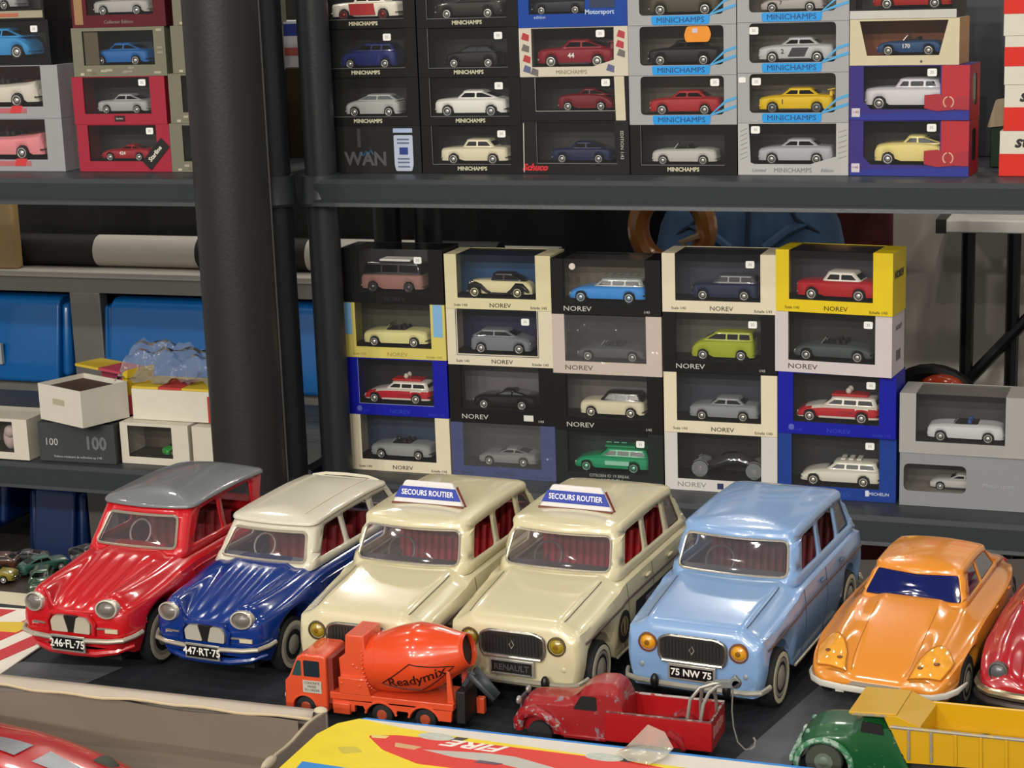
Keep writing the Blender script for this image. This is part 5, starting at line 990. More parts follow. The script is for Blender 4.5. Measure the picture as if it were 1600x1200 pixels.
def ami(label, pose, col, ptxt, roofc, pillar, inverse, wk=1.):
    t = thing('toy_car', label, 'toy car', (pose[0], pose[1], TZ), pose[2], 'large tin toy cars on the table', pose[3]); m = paint(col, .2); mp = paint(pillar, .25); t.scale = (pose[3], pose[3]*wk, pose[3])
    WH_ = [(.66, .30, .37), (3.06, .30, .35)]; L = 3.86
    w = ip([(0, .56), (.03, .62), (.08, .66), (.18, .695), (.4, .725), (.9, .745), (1.3, .75), (3.0, .75), (3.5, .72), (3.75, .64), (3.83, .56), (3.86, .48)])
    zc = ip([(0, .62), (.03, .665), (.08, .70), (.16, .735), (.35, .80), (.7, .90), (1.12, 1.01), (1.25, 1.03), (2.9, 1.02), (3.3, .98), (3.7, .88), (3.82, .75), (3.86, .62)])
    zf = ip([(0, .80), (.03, .865), (.08, .89), (.16, .905), (.35, .915), (.7, .935), (1.1, .975), (1.3, .985), (2.9, .98), (3.3, .95), (3.7, .86), (3.82, .72), (3.86, .6)])
    zs = ip([(0, .68), (.04, .72), (.1, .75), (.3, .775), (.7, .82), (1.1, .875), (1.4, .90), (2.9, .90), (3.4, .87), (3.75, .74), (3.86, .55)])
    def ztop(x, y):
        a, b, s_ = zc(x), zf(x), zs(x)
        if y < .40: z = a
        elif y < .64: z = a+(b-a)*sstep(.40, .64, y)
        else: z = b+(s_-b)*sstep(.74, 1.0, y)*(.9)+(s_-b)*.1*max(0, (y-.74)/.26)
        if .04 < x < 1.12:
            f = sstep(.04, .25, x)*(1-sstep(.8, 1.12, x)); z += f*.013*(math.exp(-((y-.12)/.07)**2)+math.exp(-((y-.36)/.06)**2))-f*.012*math.exp(-((y-.52)/.06)**2)
        return z
    side = lambda tt, x: 1+.045*sin(PI*min(1, tt*1.1))-.10*tt**3
    sill = arch_sill(.25, WH_)
    def sill2(x): return max(sill(x), .26+.10*(1-sstep(0, .25, x)))
    xs = stations(L, [0, .008, .02, .035, .05, .08, .11, .15, .2, .28, .36, .45, .55, .66, .78, .9, 1.0, 1.08, 1.16, 1.25, 1.36, 1.5, 1.8, 2.1, 2.4, 2.6, 2.8, 3.0, 3.2, 3.4, 3.55, 3.65, 3.74, 3.8, 3.83, 3.86], WH_)
    rear0, rear1 = (2.80, 3.06) if inverse else (3.52, 3.22)
    hole = lambda x, y: 1.36 < x < (2.75 if inverse else 3.35) and y < .78
    loft('body', [m], t, xs, ztop, w, side, sill2, 30, 9, hole, None, 60)
    zr = ip([(1.3, 1.395), (1.8, 1.425), (2.4, 1.43), (3.0, 1.40), (3.3, 1.39)]) if inverse else ip([(1.3, 1.375), (1.8, 1.41), (2.6, 1.425), (3.2, 1.40)])
    Wb = (.665, .575) if inverse else (.67, .55)
    c = Cabin((1.12, 1.44), (rear0, rear1), Wb, .955, zr, r=.07, rr=.03, crown=.02, bow=.05)
    full, half = c.screen(.555 if not inverse else .535, .475 if not inverse else .455, .17, .82, .06); rf, rh = c.screen(.5, .43, .25, .85, .06, True)
    x3 = [[(1.36, 1.04), (1.98, 1.035), (1.98, 1.36), (1.62, 1.345)], [(2.07, 1.035), (2.66, 1.03), (2.70, 1.365), (2.07, 1.365)]] if inverse else \
         [[(1.37, 1.045), (1.97, 1.04), (1.965, 1.345), (1.62, 1.33)], [(2.06, 1.04), (2.68, 1.035), (2.66, 1.35), (2.06, 1.35)], [(2.79, 1.035), (3.30, 1.035), (3.13, 1.34), (2.78, 1.345)]]
    ws = [c.side(p, .04) for p in x3]
    c.shell('cabin', [mp], t, [half, rh]+ws, v1=1., nu=(9, 22, 7), thick=.02)
    gl = GLASS(); c.pane('windscreen', full, gl, t, .022, 10); c.pane('rear_window', rf, gl, t, .022, 8)
    c.trim('windscreen_trim', full, mat('#a59c8c' if inverse else '#b5ac9a', .3, .5), t, .016, lift=.006)
    if not inverse: c.pane('side_window', ws[2], gl, t, .024, 5); c.pane('side_window', ws[2], gl, t, .024, 5, flip=True)
    rc = Cabin((1.40, 1.40), (rear1+(.06 if inverse else .03),)*2, (Wb[1]+(.055 if inverse else .03),)*2, 1.0, lambda x: zr(x)-.004, r=.10, rr=.035, crown=.075 if inverse else .05, bow=.075 if inverse else .05, rbow=.10 if inverse else .04)
    rm = paint(roofc, .35)
    ro = rc.shell('roof', [rm], t, [], v0=.985, v1=2., nu=(9, 22, 7)); sm_ = ro.modifiers.new('solid', 'SOLIDIFY'); sm_.thickness = .012; sm_.offset = -1
    rc.trim('roof_gutter', [(u*.25, .985) for u in range(0, 24)][:13]+[], rm, t, .012) if False else None
    if not inverse:
        for sg in (-1, 1): MB().tube([(x, sg*.36, zr(x)+.064) for x in (1.6, 1.9, 2.2, 2.5, 2.8, 3.05)], .008, 6).build('roof_rib', rm, t)
        MB().tube([(3.16, -.47, 1.43), (3.20, -.3, 1.455), (3.21, 0, 1.46), (3.20, .3, 1.455), (3.16, .47, 1.43)], .02, 6).build('tailgate_lip', rm, t)
    BOX('interior_floor', (1.38, -.6, .28), (2.8 if inverse else 3.3, .6, .31), mat('#2a1214', .7), t)
    dk = mat(hexmul(col, .45), .5)
    for sg in (-1, 1):
        lens(t, .005, sg*.475, .775, .132, mat('#d2ccbe', .25, .6), mat('#6c665e', .1, 0, .8, .15, 12), .15, None, 1.0, .72, sg*-.12)
        for x in (1.24, 2.02):
            MB().tube([body_pt(ztop, w, side, lambda x: .25, x, k/8, sg, .003) for k in range(9)], .005, 5).build('door_seam', dk, t)
        MB().tube([body_pt(ztop, w, side, lambda x: .25, x, .10, sg, .004) for x in [1.2+.1*i for i in range(22)]], .012, 6).build('flank_crease', m, t)
        for k, z in enumerate((.565, .535)):
            MB().tube([(.34, sg*.725, z+.02), (.16, sg*.695, z), (.05, sg*.63, z), (.0, sg*.5, z), (-.02, sg*.34, z)], .012, 6).build('front_moulding', m if k else mat('#b9aca2', .25, .7), t)
        MB().prism([(.02, -.02), (.17, -.02), (.17, .02), (.02, .02)], -.008, .012, 'x').build('side_light', mat('#c7bd9c' if sg < 0 else '#a59a8c', .3), t, (-.003, sg*.52-(.095), .55), (0, 0, sg*-.10))
    MB().tube([(.055+.05*(y/.44)**2-.012*(1-abs(y)/.44), y, ztop(.055+.05*(y/.44)**2, abs(y)/w(.06))+.006) for y in [-.40+.05*i for i in range(17)]], .016, 8).build('bonnet_lip', m, t)
    gp = mat('#b3aa98' if inverse else '#a9a496', .4)
    MB().prism(rpoly([(-.25, .50), (-.035, .50), (-.085, .665), (-.20, .665), (-.26, .61)], .02), -.035, .02, 'x').build('grille_panel', gp, t)
    MB().prism(rpoly([(.25, .50), (.26, .61), (.20, .665), (.085, .665), (.035, .50)], .02), -.035, .02, 'x').build('grille_panel', gp, t)
    MB().prism([(-.035, .50), (.035, .50), (.085, .67), (-.085, .67)], -.028, .02, 'x').build('grille_slot', mat('#0e0d0d', .5), t)
    MB().tube([(-.03, p[0], p[1]) for p in ((-.30, .50), (-.31, .60), (-.25, .69), (-.1, .705), (.1, .705), (.25, .69), (.31, .60), (.30, .50))], .022, 8).build('grille_surround', m, t)
    bp = [(.22, .755, .495), (.12, .725, .478), (.0, .655, .465), (-.05, .5, .455), (-.075, .25, .45), (-.08, 0, .445)]; bp = bp+[(p[0], -p[1], p[2]) for p in bp[-2::-1]]
    MB().tube(bp, .026, 8).build('bumper', mat('#cfc6b4', .25, .6), t)
    plate(t, -.10, .405, .40, .125, ptxt, .115)
    MB().tube([(.16, -.68, .36), (.05, -.52, .32), (-.01, -.3, .30), (-.02, 0, .295), (-.01, .3, .30), (.05, .52, .32), (.16, .68, .36)], [.02, .035, .04, .04, .04, .035, .02], 8).build('lower_apron', m, t)
    rb = [(3.6, .74, .42), (3.84, .62, .41), (3.92, .3, .41), (3.92, 0, .41)]; MB().tube(rb+[(p[0], -p[1], p[2]) for p in rb[-2::-1]], .026, 8).build('bumper', mat('#cfc6b4', .25, .6), t)
    for sg in (-1, 1): MB().ball((3.82, sg*.5, .72), (.03, .06, .05), 10, 8).build('tail_light', mat('#8d1c1c', .2, 0, .5), t)
    BOX('underside', (.15, -.5, .19), (3.7, .5, .26), mat('#141416', .7), t)
    wheels(t, [(.66, -.62, 0), (3.06, -.62, 0), (.66, .62, 0), (3.06, .62, 0)], .30, .16, ring=.70, cap=.36, white='#b9b4a2')
    MB().prism([(1.2, .9), (1.36, .86), (1.42, .96), (1.36, 1.03), (1.24, 1.02)], -.58, .58, 'y').build('dashboard', mat('#6a3436' if inverse else '#77808c', .5), t)
    steer(t, 1.66, .26, 1.02, '#bdb6aa', .14)
    sc_ = '#8a1d22'
    seat(t, 2.05, .54, .55, 1.16, sc_, 8)
    if not inverse: seat(t, 2.75, .54, .5, 1.12, sc_, 8)
    for x0, x1 in ((1.6, 2.1), (2.3, 2.72)): BOX('seat_cushion', (x0, -.54, .42), (x1, .54, .6), mat(sc_, .5), t, .05)
    return t
ami('red toy saloon with a flat grey roof and plate 246-FL-75', (-.7770, 1.1406, 1.5300, .0760), '#c01820', '246·FL·75', '#6c6f72', '#c01820', True, .90)
ami('dark blue toy estate with a cream roof and plate 447-RT-75', (-.6706, 1.1554, 1.5002, .07087), '#0b2f7a', '447·RT·75', '#cfc9b6', '#cfc9b6', False, .95)
def ds(label, pose, col, red=False):
    t = thing('toy_car', label, 'toy car', (pose[0], pose[1], TZ), pose[2], 'large tin toy cars on the table', pose[3]); m = paint(col, .22)
    WH_ = [(.86, .34, .40), (3.98, .30, .02)]; L = 4.78
    w = ip([(0, .62), (.02, .69), (.06, .75), (.15, .805), (.35, .855), (.7, .885), (1.2, .90), (2.8, .89), (3.4, .85), (4.0, .74), (4.5, .60), (4.7, .50), (4.78, .40)])
    zc = ip([(0, .50), (.03, .535), (.1, .59), (.3, .675), (.7, .815), (1.2, .965), (1.55, 1.05), (1.75, 1.07), (3.2, 1.05), (3.8, .97), (4.3, .85), (4.65, .72), (4.75, .62), (4.78, .55)])
    zf = ip([(0, .50), (.03, .58), (.1, .66), (.25, .745), (.5, .83), (.8, .88), (1.2, .935), (1.6, 1.0), (3.2, .99), (3.8, .93), (4.3, .82), (4.65, .70), (4.78, .54)])
    zs = ip([(0, .48), (.04, .54), (.1, .59), (.3, .66), (.7, .74), (1.2, .80), (1.8, .84), (3.2, .84), (3.9, .80), (4.4, .70), (4.7, .58), (4.78, .50)])
    def ztop(x, y):
        a, b, s_ = zc(x), zf(x), zs(x)
        if y < .36: return a
        if y < .62: return a+(b-a)*sstep(.36, .62, y)
        return b+(s_-b)*(.85*sstep(.70, 1.0, y)+.15*max(0, (y-.7)/.3))
    side = lambda tt, x: 1+.03*sin(PI*tt)-.09*tt**2.2
    a0 = arch_sill(.27, WH_[:1])
    sill = lambda x: max(a0(x), .27+.16*(1-sstep(0, .3, x)))
    xs = stations(L, [0, .008, .02, .04, .07, .1, .15, .2, .27, .35, .45, .55, .65, .75, .86, 1.0, 1.15, 1.3, 1.45, 1.6, 1.75, 1.95, 2.2, 2.5, 2.8, 3.1, 3.4, 3.7, 4.0, 4.25, 4.45, 4.6, 4.68, 4.74, 4.77, 4.78], WH_[:1])
    loft('body', [m], t, xs, ztop, w, side, sill, 26, 8, None, None, 60)
    zr = ip([(1.6, 1.30), (2.0, 1.335), (2.5, 1.35), (3.0, 1.32), (3.4, 1.24), (3.8, 1.13)])
    c = Cabin((1.50, 1.82), (3.95, 3.30), (.68, .56), .99, zr, r=.09, rr=.05, crown=.055, bow=.11, rbow=.10)
    full, half = c.screen(.625, .525, .16, .94, .05); rf, rh = c.screen(.5, .43, .2, .8, .05, True)
    ws = [c.side(p, .03) for p in ([(1.78, 1.06), (2.44, 1.06), (2.43, 1.32), (2.02, 1.305)], [(2.53, 1.06), (3.36, 1.06), (3.20, 1.245), (2.95, 1.30), (2.54, 1.32)])]
    c.shell('cabin', [m], t, [half, rh]+ws, nu=(10, 24, 8), thick=.015)
    bg = mat('#141e58', .08, 0, .8, .25, 6)
    c.pane('windscreen', full, bg, t, .014, 10); c.pane('rear_window', rf, bg, t, .014, 8)
    for wv in ws:
        for fl in (False, True): c.pane('side_window', wv, mat('#15183a', .08, 0, .8), t, .014, 6, flip=fl)
    ch = mat('#cfcac2', .3, .55)
    bp = [(.62, .93, .42), (.30, .885, .425), (.10, .80, .43), (-.02, .66, .43), (-.07, .4, .43), (-.085, 0, .43)]; bp = bp+[(p[0], -p[1], p[2]) for p in bp[-2::-1]]
    if not red:
        MB().tube(bp, [.02]+[.042]*(len(bp)-2)+[.02], 8, sy=.7).build('bumper', mat('#d2cec6', .3, .1), t)
        for sg in (-1, 1): MB().box((-.10, -.05, -.07), (-.06, .05, -.02)).build('bumper_foot', mat('#d2cec6', .3, .1), t, (.03, sg*.42, .44))
        MB().prism([(-.34, .462), (.34, .462), (.28, .50), (-.28, .50)], -.03, .03, 'x').build('front_strip', mat('#a9a49c', .3, .4), t, (-.005, 0, 0))
        # glazed lamp fairings on both wings: a sheet lying a little proud of the wing
        am = mat('#eca23a', .08, 0, 1., .25, 9); kk = 9
        for sg in (-1, 1):
            b = MB(); rows = 8; colsn = 12; out = []
            for i in range(rows+1):
                for j in range(colsn+1):
                    y = .50+.44*i/rows; xf = .045+.10*max(0, y-.62)**1.5*3; xb = .13+.50*sin(PI*min(1, max(0, (y-.46)/.62)))**.8*(1-.35*(y-.5)); x = xf+(xb-xf)*j/colsn
                    out.append((x-.006, sg*w(x)*y*1.006, ztop(x, y)+.020))
            b.add(out, [(i*(colsn+1)+j, (i+1)*(colsn+1)+j, (i+1)*(colsn+1)+j+1, i*(colsn+1)+j+1) for i in range(rows) for j in range(colsn)])
            b.build('lamp_glass', am, t, smooth=70)
            rim = [out[i*(colsn+1)] for i in range(rows+1)]+[out[rows*(colsn+1)+j] for j in range(1, colsn+1)]+[out[i*(colsn+1)+colsn] for i in range(rows-1, -1, -1)]+[out[j] for j in range(colsn-1, 0, -1)]
            MB().tube(rim, .011, 6, True).build('lamp_rim', mat('#b06a1c', .25), t)
            for (x, y, r) in ((.16, .60, .035), (.26, .78, .04)): MB().ball((x, sg*w(x)*y, ztop(x, y)+.020), (r*1.2, r, .014), 12, 6).build('lamp_bulb', mat('#6e3f12', .3), t)
            MB().tube([(.05+.10*max(0, y-.62)**1.5*3-.008, sg*w(.06)*y*1.01, ztop(.05, y)-.015) for y in (.52, .62, .72, .82, .90)], .022, 6).build('lamp_lower_strip', mat('#c07a2c', .3), t)
    else:
        MB().tube(bp, [.02]+[.055]*(len(bp)-2)+[.02], 8, sy=.8).build('bumper', mat('#cbb99a', .2, .85), t)
        MB().tube([(p[0]-.02, p[1], p[2]-.11) for p in bp[1:-1]], .05, 8).build('lower_apron', mat('#3a3230', .4, .3), t)
        for sg in (-1, 1):
            lens(t, .10, sg*.60, .66, .115, mat('#5a5654', .4, .5), mat('#55585a', .25, 0, .4, .1, 30), .15, None)
            MB().tube([(x, sg*w(x)*.30, ztop(x, .30)+.005) for x in (.06, .3, .6, .9, 1.2, 1.45)], .018, 6).build('bonnet_rib', m, t)
    for sg in (-1, 1):
        for x in (1.68, 2.48): MB().tube([body_pt(ztop, w, side, sill, x, k/7, sg, .002) for k in range(8)], .005, 5).build('door_seam', mat(hexmul(col, .5), .5), t)
        for x in (2.3, 3.1): p = body_pt(ztop, w, side, sill, x, .05, sg, .012); MB().ball(p, (.07, .014, .016), 8, 6).build('door_handle', m, t)
        MB().tube([(x, sg*w(x)*.42, ztop(x, .42)+.002) for x in (.1, .3, .5, .8, 1.1, 1.4)], .005, 5).build('bonnet_seam', mat(hexmul(col, .75), .5), t)
        MB().ball((4.6, sg*.50, .66), (.05, .05, .06), 10, 8).build('tail_light', mat('#8d1c1c', .2, 0, .5), t)
    rb = [(4.5, .66, .42), (4.74, .5, .42), (4.82, .25, .42), (4.83, 0, .42)]; MB().tube(rb+[(p[0], -p[1], p[2]) for p in rb[-2::-1]], .035, 8).build('bumper', ch, t)
    BOX('underside', (.3, -.62, .2), (4.4, .62, .28), mat('#141416', .7), t)
    wheels(t, [(.86, -.80, 0), (3.98, -.66, 0), (.86, .80, 0), (3.98, .66, 0)], .34, .17, ring=.66, cap=.40, key='ds')
    return t
ds('orange toy saloon with dark blue windows and glazed amber headlamps', (-.1817, 1.2105, 1.4486, .05837), '#dc8a2e')
ds('red toy car with grey round lamps, cut by the right edge', (-.0690, 1.2240, 1.4500, .0570), '#a81c28', True)
# ------------------------------------------------------------------ die-cast lorries in the front row (millimetres, scaled by the root)
def worn(col, chip='#8d8a86', amt=.60, scale=.12, rough=.35):
    k = ('worn', col, chip, amt, scale)
    if k in MATS: return MATS[k]
    m = bpy.data.materials.new('worn_paint_'+col.lstrip('#')); m.use_nodes = True; nt = m.node_tree; b = nt.nodes['Principled BSDF']
    tc = nt.nodes.new('ShaderNodeTexCoord'); n = nt.nodes.new('ShaderNodeTexNoise'); n.inputs['Scale'].default_value = scale; n.inputs['Detail'].default_value = 7; n.inputs['Roughness'].default_value = .62
    r = nt.nodes.new('ShaderNodeValToRGB'); r.color_ramp.elements[0].position = amt; r.color_ramp.elements[0].color = (*lin(col), 1); r.color_ramp.elements[1].position = amt+.035; r.color_ramp.elements[1].color = (*lin(chip), 1)
    nt.links.new(tc.outputs['Object'], n.inputs['Vector']); nt.links.new(n.outputs['Fac'], r.inputs[0]); nt.links.new(r.outputs[0], b.inputs['Base Color'])
    b.inputs['Roughness'].default_value = rough; b.inputs['Coat Weight'].default_value = .35; MATS[k] = m; return m
def arch_panel(pts, cx, cz, r, n=10):
    """bottom edge points with a wheel arch cut in"""
    return [(cx+r*cos(PI*i/n)*-1, cz+r*sin(PI*i/n)) for i in range(n+1)]
t = thing('toy_lorry', 'orange toy concrete mixer lorry with script lettering on its drum', 'toy lorry', (-.590, 1.1165, TZ), 0, None, .001); OR = paint('#d8502c', .35)
a1 = arch_panel(None, 18, 8, 9.5)
prof = [(2, 6)]+[(8.6, 6)]+a1[1:-1]+[(27.5, 6), (36, 6), (36, 47), (33, 48.5), (18, 48.5), (13.5, 46), (6.5, 31), (3, 27)]
cab = MB().prism(prof, 0, 35, 'y').build('cab', OR, t, bevel=1.3, seg=2)
for y in (-.25, 34.9):
    MB().prism(rrect(18.5, 32, 31, 44, 1.2), y, y+.4, 'y').build('side_window', mat('#1f2a33', .2), t)
MB().prism(rpoly([(9.0, 32), (13.6, 43.5), (16.5, 43.5), (16.5, 32)], 1), -.25, .1, 'y').build('quarter_window', mat('#2c4a48', .2), t)
MB().add([(6.6, 3.5, 31.8), (6.6, 31.5, 31.8), (12.9, 31.5, 45), (12.9, 3.5, 45)], [(0, 1, 2, 3)]).build('windscreen', mat('#2c4a48', .15), t, smooth=0)
sg = BOX('door_sign', (17.5, -.6, 20), (32, .1, 29), mat('#b9b4a6', .5), t)
for i, (z, s) in enumerate(((27.3, 'CONCRETE'), (24.6, 'MIXED'), (22.0, 'TO ORDER'))): text(s, 2.6, mat('#4a4038', .6), sg, (24.7, -.7, z), ext=.05, sx=.9)
BOX('rear_cab_gap', (36, 3, 12), (40, 32, 46), mat('#7d2616', .6), t)
BOX('grille', (1.2, 8, 10), (2.4, 27, 24), mat('#8a3a22', .5), t, .3)
for y in (4.5, 30.5): MB().lathe([(2.6, 1.2), (2.3, .2), (.1, 0)], 14, 'x', c=(1.2, y, 15)).build('headlight', mat('#c9c4b4', .2), t)
ch_ = [(38, 17), (132, 17), (132, 22), (38, 22)]
MB().prism(ch_, 0, 34, 'y').build('chassis_bed', OR, t, bevel=.6)
for y0, y1 in ((0, 3), (31, 34)):
    lo = [(40, 17), (40, 9), (57, 9), (57, 14), (63.5, 14)]+[(p[0], p[1]) for p in arch_panel(None, 77, 6, 12)][1:-1]+[(89.5, 13), (97.5, 13)]+[(p[0], p[1]) for p in arch_panel(None, 110, 6, 12)][1:-1]+[(123, 9), (130, 9), (131, 17)]
    MB().prism(lo, y0, y1, 'y').build('side_skirt', OR, t)
    for cx in (77, 110): MB().tube([(cx-12.2*cos(PI*i/12), y0 if y0 == 0 else y1, 6+12.2*sin(PI*i/12)) for i in range(1, 12)], 1.0, 6).build('mudguard', OR, t)
    MB().tube([(18-9.8*cos(PI*i/12), y0 if y0 == 0 else 35, 8+9.8*sin(PI*i/12)) for i in range(0, 13)], .9, 6).build('mudguard', OR, t)
BOX('step_tank', (41, -2, 7), (54, 3, 15), OR, t, .6)
twr = MB().prism([(46, 22), (70, 22), (67, 30), (65, 65), (51, 65), (50, 50), (45, 47)], 3, 33, 'y').build('engine_tower', OR, t, bevel=.8)
MB().prism([(46, 22), (70, 22), (66.5, 34), (45.5, 34)], -.5, 3, 'y').build('tower_foot', OR, t, bevel=.5)
for z, x in ((30, 48), (29, 62), (43, 56), (41, 59)): MB().ball((x, -.6 if z < 34 else 2.9, z), (1.3, .8, 1.0), 8, 6).build('rivet', OR, t)
A = Vector((65, 17, 40)); B = Vector((138.5, 17, 57)); ax = (B-A).normalized(); Ln = (B-A).length; up = Vector((0, 0, 1)); uu = (up-ax*up.dot(ax)).normalized(); vv = uu.cross(ax)
dr = ip([(0, 18), (4, 19.5), (12, 21.5), (30, 24), (40, 24.3), (52, 21.5), (66, 15.5), (Ln, 11.5)])
def dp(s, a, o=0.): r = dr(s)+o; return A+ax*s+uu*(r*cos(a))+vv*(r*sin(a))   # a = 0 top
q = MB(); NS, NA = 30, 40
for i in range(NS+1):
    for k in range(NA): q.v.append(tuple(dp(Ln*i/NS, 2*PI*k/NA)))
for i in range(NS):
    for k in range(NA): k2 = (k+1) % NA; q.f.append((i*NA+k, i*NA+k2, (i+1)*NA+k2, (i+1)*NA+k)); q.m.append(0)
q.f.append(tuple(range(NA))); q.m.append(0)
DO = paint('#dc4a22', .22); drum = q.build('mixing_drum', DO, t, smooth=60); sm_ = drum.modifiers.new('solid', 'SOLIDIFY'); sm_.thickness = 1.; sm_.offset = -1
MB().add([tuple(dp(Ln-3, 2*PI*k/24, -1.2)) for k in range(24)], [tuple(range(24))]).build('drum_mouth_shade', mat('#2a1a12', .7), drum, smooth=0)  # dark disc paints the shade inside the drum's open mouth
MB().tube([tuple(dp(Ln, 2*PI*k/28, -.4)) for k in range(28)], .9, 6, True).build('drum_rim', DO, drum); MB().tube([tuple(dp(12, 2*PI*k/36, .0)) for k in range(36)], .35, 5, True).build('drum_ring', DO, drum)
q = MB()
for k in range(40): p = dp(1.5, 2*PI*k/40, .9); q.ball(tuple(p), 1.0, 6, 4)
tag(q.build('drum_gear_teeth', OR, drum), None, kind='stuff')
sgn = -1 if vv.y > 0 else 1
def drum_patch(name, u0, v0, pts, m, o=.25, closed=True):
    MB().tube([tuple(dp(u0+p[0], sgn*(PI/2+.42-(v0+p[1])/dr(u0+p[0])), o)) for p in pts], .42, 5, closed).build(name, m, drum)
ink = mat('#3a1208', .5)
di = []
P4 = [(14, 0), (40, 13), (68, 0), (40, -13)]
for i in range(4):
    a, b = P4[i], P4[(i+1) % 4]
    for j in range(8): di.append((a[0]+(b[0]-a[0])*j/8, a[1]+(b[1]-a[1])*j/8))
drum_patch('diamond_outline', 0, 0, di, ink)
fo = text('Readymix', 11, ink, None, (0, 0, 0), (0, 0, 0), 'CENTER', 'tmp', 0, .2, 1., .12); bpy.context.view_layer.update()
tm = bpy.data.meshes.new_from_object(fo.evaluated_get(bpy.context.evaluated_depsgraph_get())); cu_ = fo.data; bpy.data.objects.remove(fo)
bm = bmesh.new(); bm.from_mesh(tm); bmesh.ops.subdivide_edges(bm, edges=[e for e in bm.edges if e.calc_length() > 1.5], cuts=1)
for v_ in bm.verts: s_ = 40+v_.co.x; v_.co = dp(max(0, min(Ln, s_)), sgn*(PI/2+.42-v_.co.y/dr(s_)), .35)
bm.to_mesh(tm); bm.free(); o = bpy.data.objects.new('script_lettering', tm); link(o, drum)
for y in (2, 30):
    MB().prism([(127, 22), (132, 22), (129.5, 45), (127, 46)], y, y+3, 'y').build('drum_strut', OR, t, bevel=.4)
BOX('rear_frame', (132, 5, 6), (139, 30, 30), mat('#161414', .6), t, .8); BOX('rear_mudguard', (139, 26, 6), (145, 31, 18), OR, t, .8)
CH = mat('#3d4347', .45); q = MB()
for i in range(7):
    a = PI*i/6; 
    for s_, r_ in ((0, 6.5), (1, 5)): x0, z0 = (140, 40) if s_ == 0 else (157, 22); q.v.append((x0+.5*r_*sin(a)*0+r_*.55*(-sin(a))+2, 17-r_*cos(a), z0-r_*.75*sin(a)+3))
for i in range(6): q.f.append((2*i, 2*i+1, 2*i+3, 2*i+2)); q.m.append(0)
c_ = q.build('chute', CH, t); s2 = c_.modifiers.new('solid', 'SOLIDIFY'); s2.thickness = 1.2
MB().tube([(134, 17, 30), (141, 17, 40)], 2.0, 8).build('chute_hinge', CH, t)
wh = MB().lathe([(1.5, -3.4), (5, -3.6), (7.6, -3), (8, -2), (8, 2), (7.6, 3), (1.5, 3.4)], 22, 'y').mesh('wheel', rubber()); hb = MB().lathe([(4, -3.5), (3.4, -4.1), (.4, -4.3)], 16, 'y').mesh('hubcap', mat('#a8482c', .4))
for x in (18, 77, 110):
    for y, f in ((5, 0), (30, PI)): o = link(bpy.data.objects.new('wheel', wh), t, (x, y, 8), (0, 0, f)); link(bpy.data.objects.new('hubcap', hb), o)
# red breakdown pickup
t = thing('toy_lorry', 'worn red toy pickup lorry with a wire crane and hook', 'toy lorry', (-.411, 1.1135, TZ), 0, None, .001); RW = worn('#931a20', '#7d7072', .60, .11); y0 = 18
top = ip([(0, 20), (2, 27), (6, 31.5), (10, 33), (36, 34.5), (42, 38), (49, 44.5), (57, 47.5), (66, 48), (72, 45), (75.5, 39), (76, 35)]); ww = ip([(0, 8), (3, 11), (10, 13), (34, 15.5), (50, 16.5), (76, 16.5)])
def zt_(x, y): return top(x)-(3.2 if x < 40 else 5.5)*sstep(.55, 1, y)-(1.2*y*y)
b_ = loft('body', [RW], t, [0, 1, 2, 4, 7, 10, 15, 20, 26, 32, 36, 39, 42, 45, 48, 52, 56, 60, 64, 67, 70, 72, 74, 75, 76], zt_, ww, lambda tt, x: 1+(.05*sin(PI*tt) if x < 40 else .04*tt), lambda x: 9., 12, 8, None, None, 60); b_.location = (0, y0, 0)
BK2 = mat('#0c0a0a', .6)
for y, k in ((y0-17.05, 0), (y0+16.75, 1)): MB().prism(rpoly([(41, 29.5), (58, 29.5), (57.5, 39.5), (47, 39.5)], 1.5), y, y+.4, 'y').build('side_window', BK2, t)
MB().add([(42.2, y0-11.5, 36.4), (42.2, y0+11.5, 36.4), (48.6, y0+10.5, 42.2), (48.6, y0-10.5, 42.2)], [(0, 1, 2, 3)]).build('windscreen', BK2, t, (-.35, 0, .55), smooth=0)
q = MB()
for i in range(6): q.box((-1.1, y0-5+1.9*i, 14), (.3, y0-4+1.9*i, 29))
tag(q.build('grille_bar', mat('#8d8688', .3, .7), t), None, kind='stuff')
for sy in (-1, 1):
    MB().tube([(2, y0+sy*15, 10), (1, y0+sy*15, 16), (5, y0+sy*15.5, 22.5), (13, y0+sy*16, 25), (22, y0+sy*16, 22), (30, y0+sy*16, 15), (34, y0+sy*16, 10)], [3, 4, 4.2, 4.2, 4, 3, 2], 10).build('front_fender', worn('#931a20', '#9d9494', .54, .16), t)
    MB().tube([(101, y0+sy*17.5, 9), (103, y0+sy*18, 16), (109, y0+sy*18, 20), (115, y0+sy*18, 16), (118, y0+sy*17.5, 9)], [2, 3.2, 3.6, 3.2, 2], 10).build('rear_fender', RW, t)
    MB().ball((0, y0+sy*10, 29), (2, 3, 3), 10, 8).build('headlight', mat('#a49c98', .3, .5), t)
    BOX('running_board', (34, y0+sy*16-2, 8.5), (64, y0+sy*16+2, 11), RW, t, .4)
BOX('bumper', (-2.5, y0-16, 10), (-.5, y0+16, 14), mat('#9a9190', .35, .6), t, .5)
bx0, bx1, by0, by1, bz = 63.5, 137, 0, 38, 30
BOX('bed_floor', (bx0, by0+1.5, 9.5), (bx1, by1-1.5, 14), worn('#a01218', '#7d7072', .68), t)
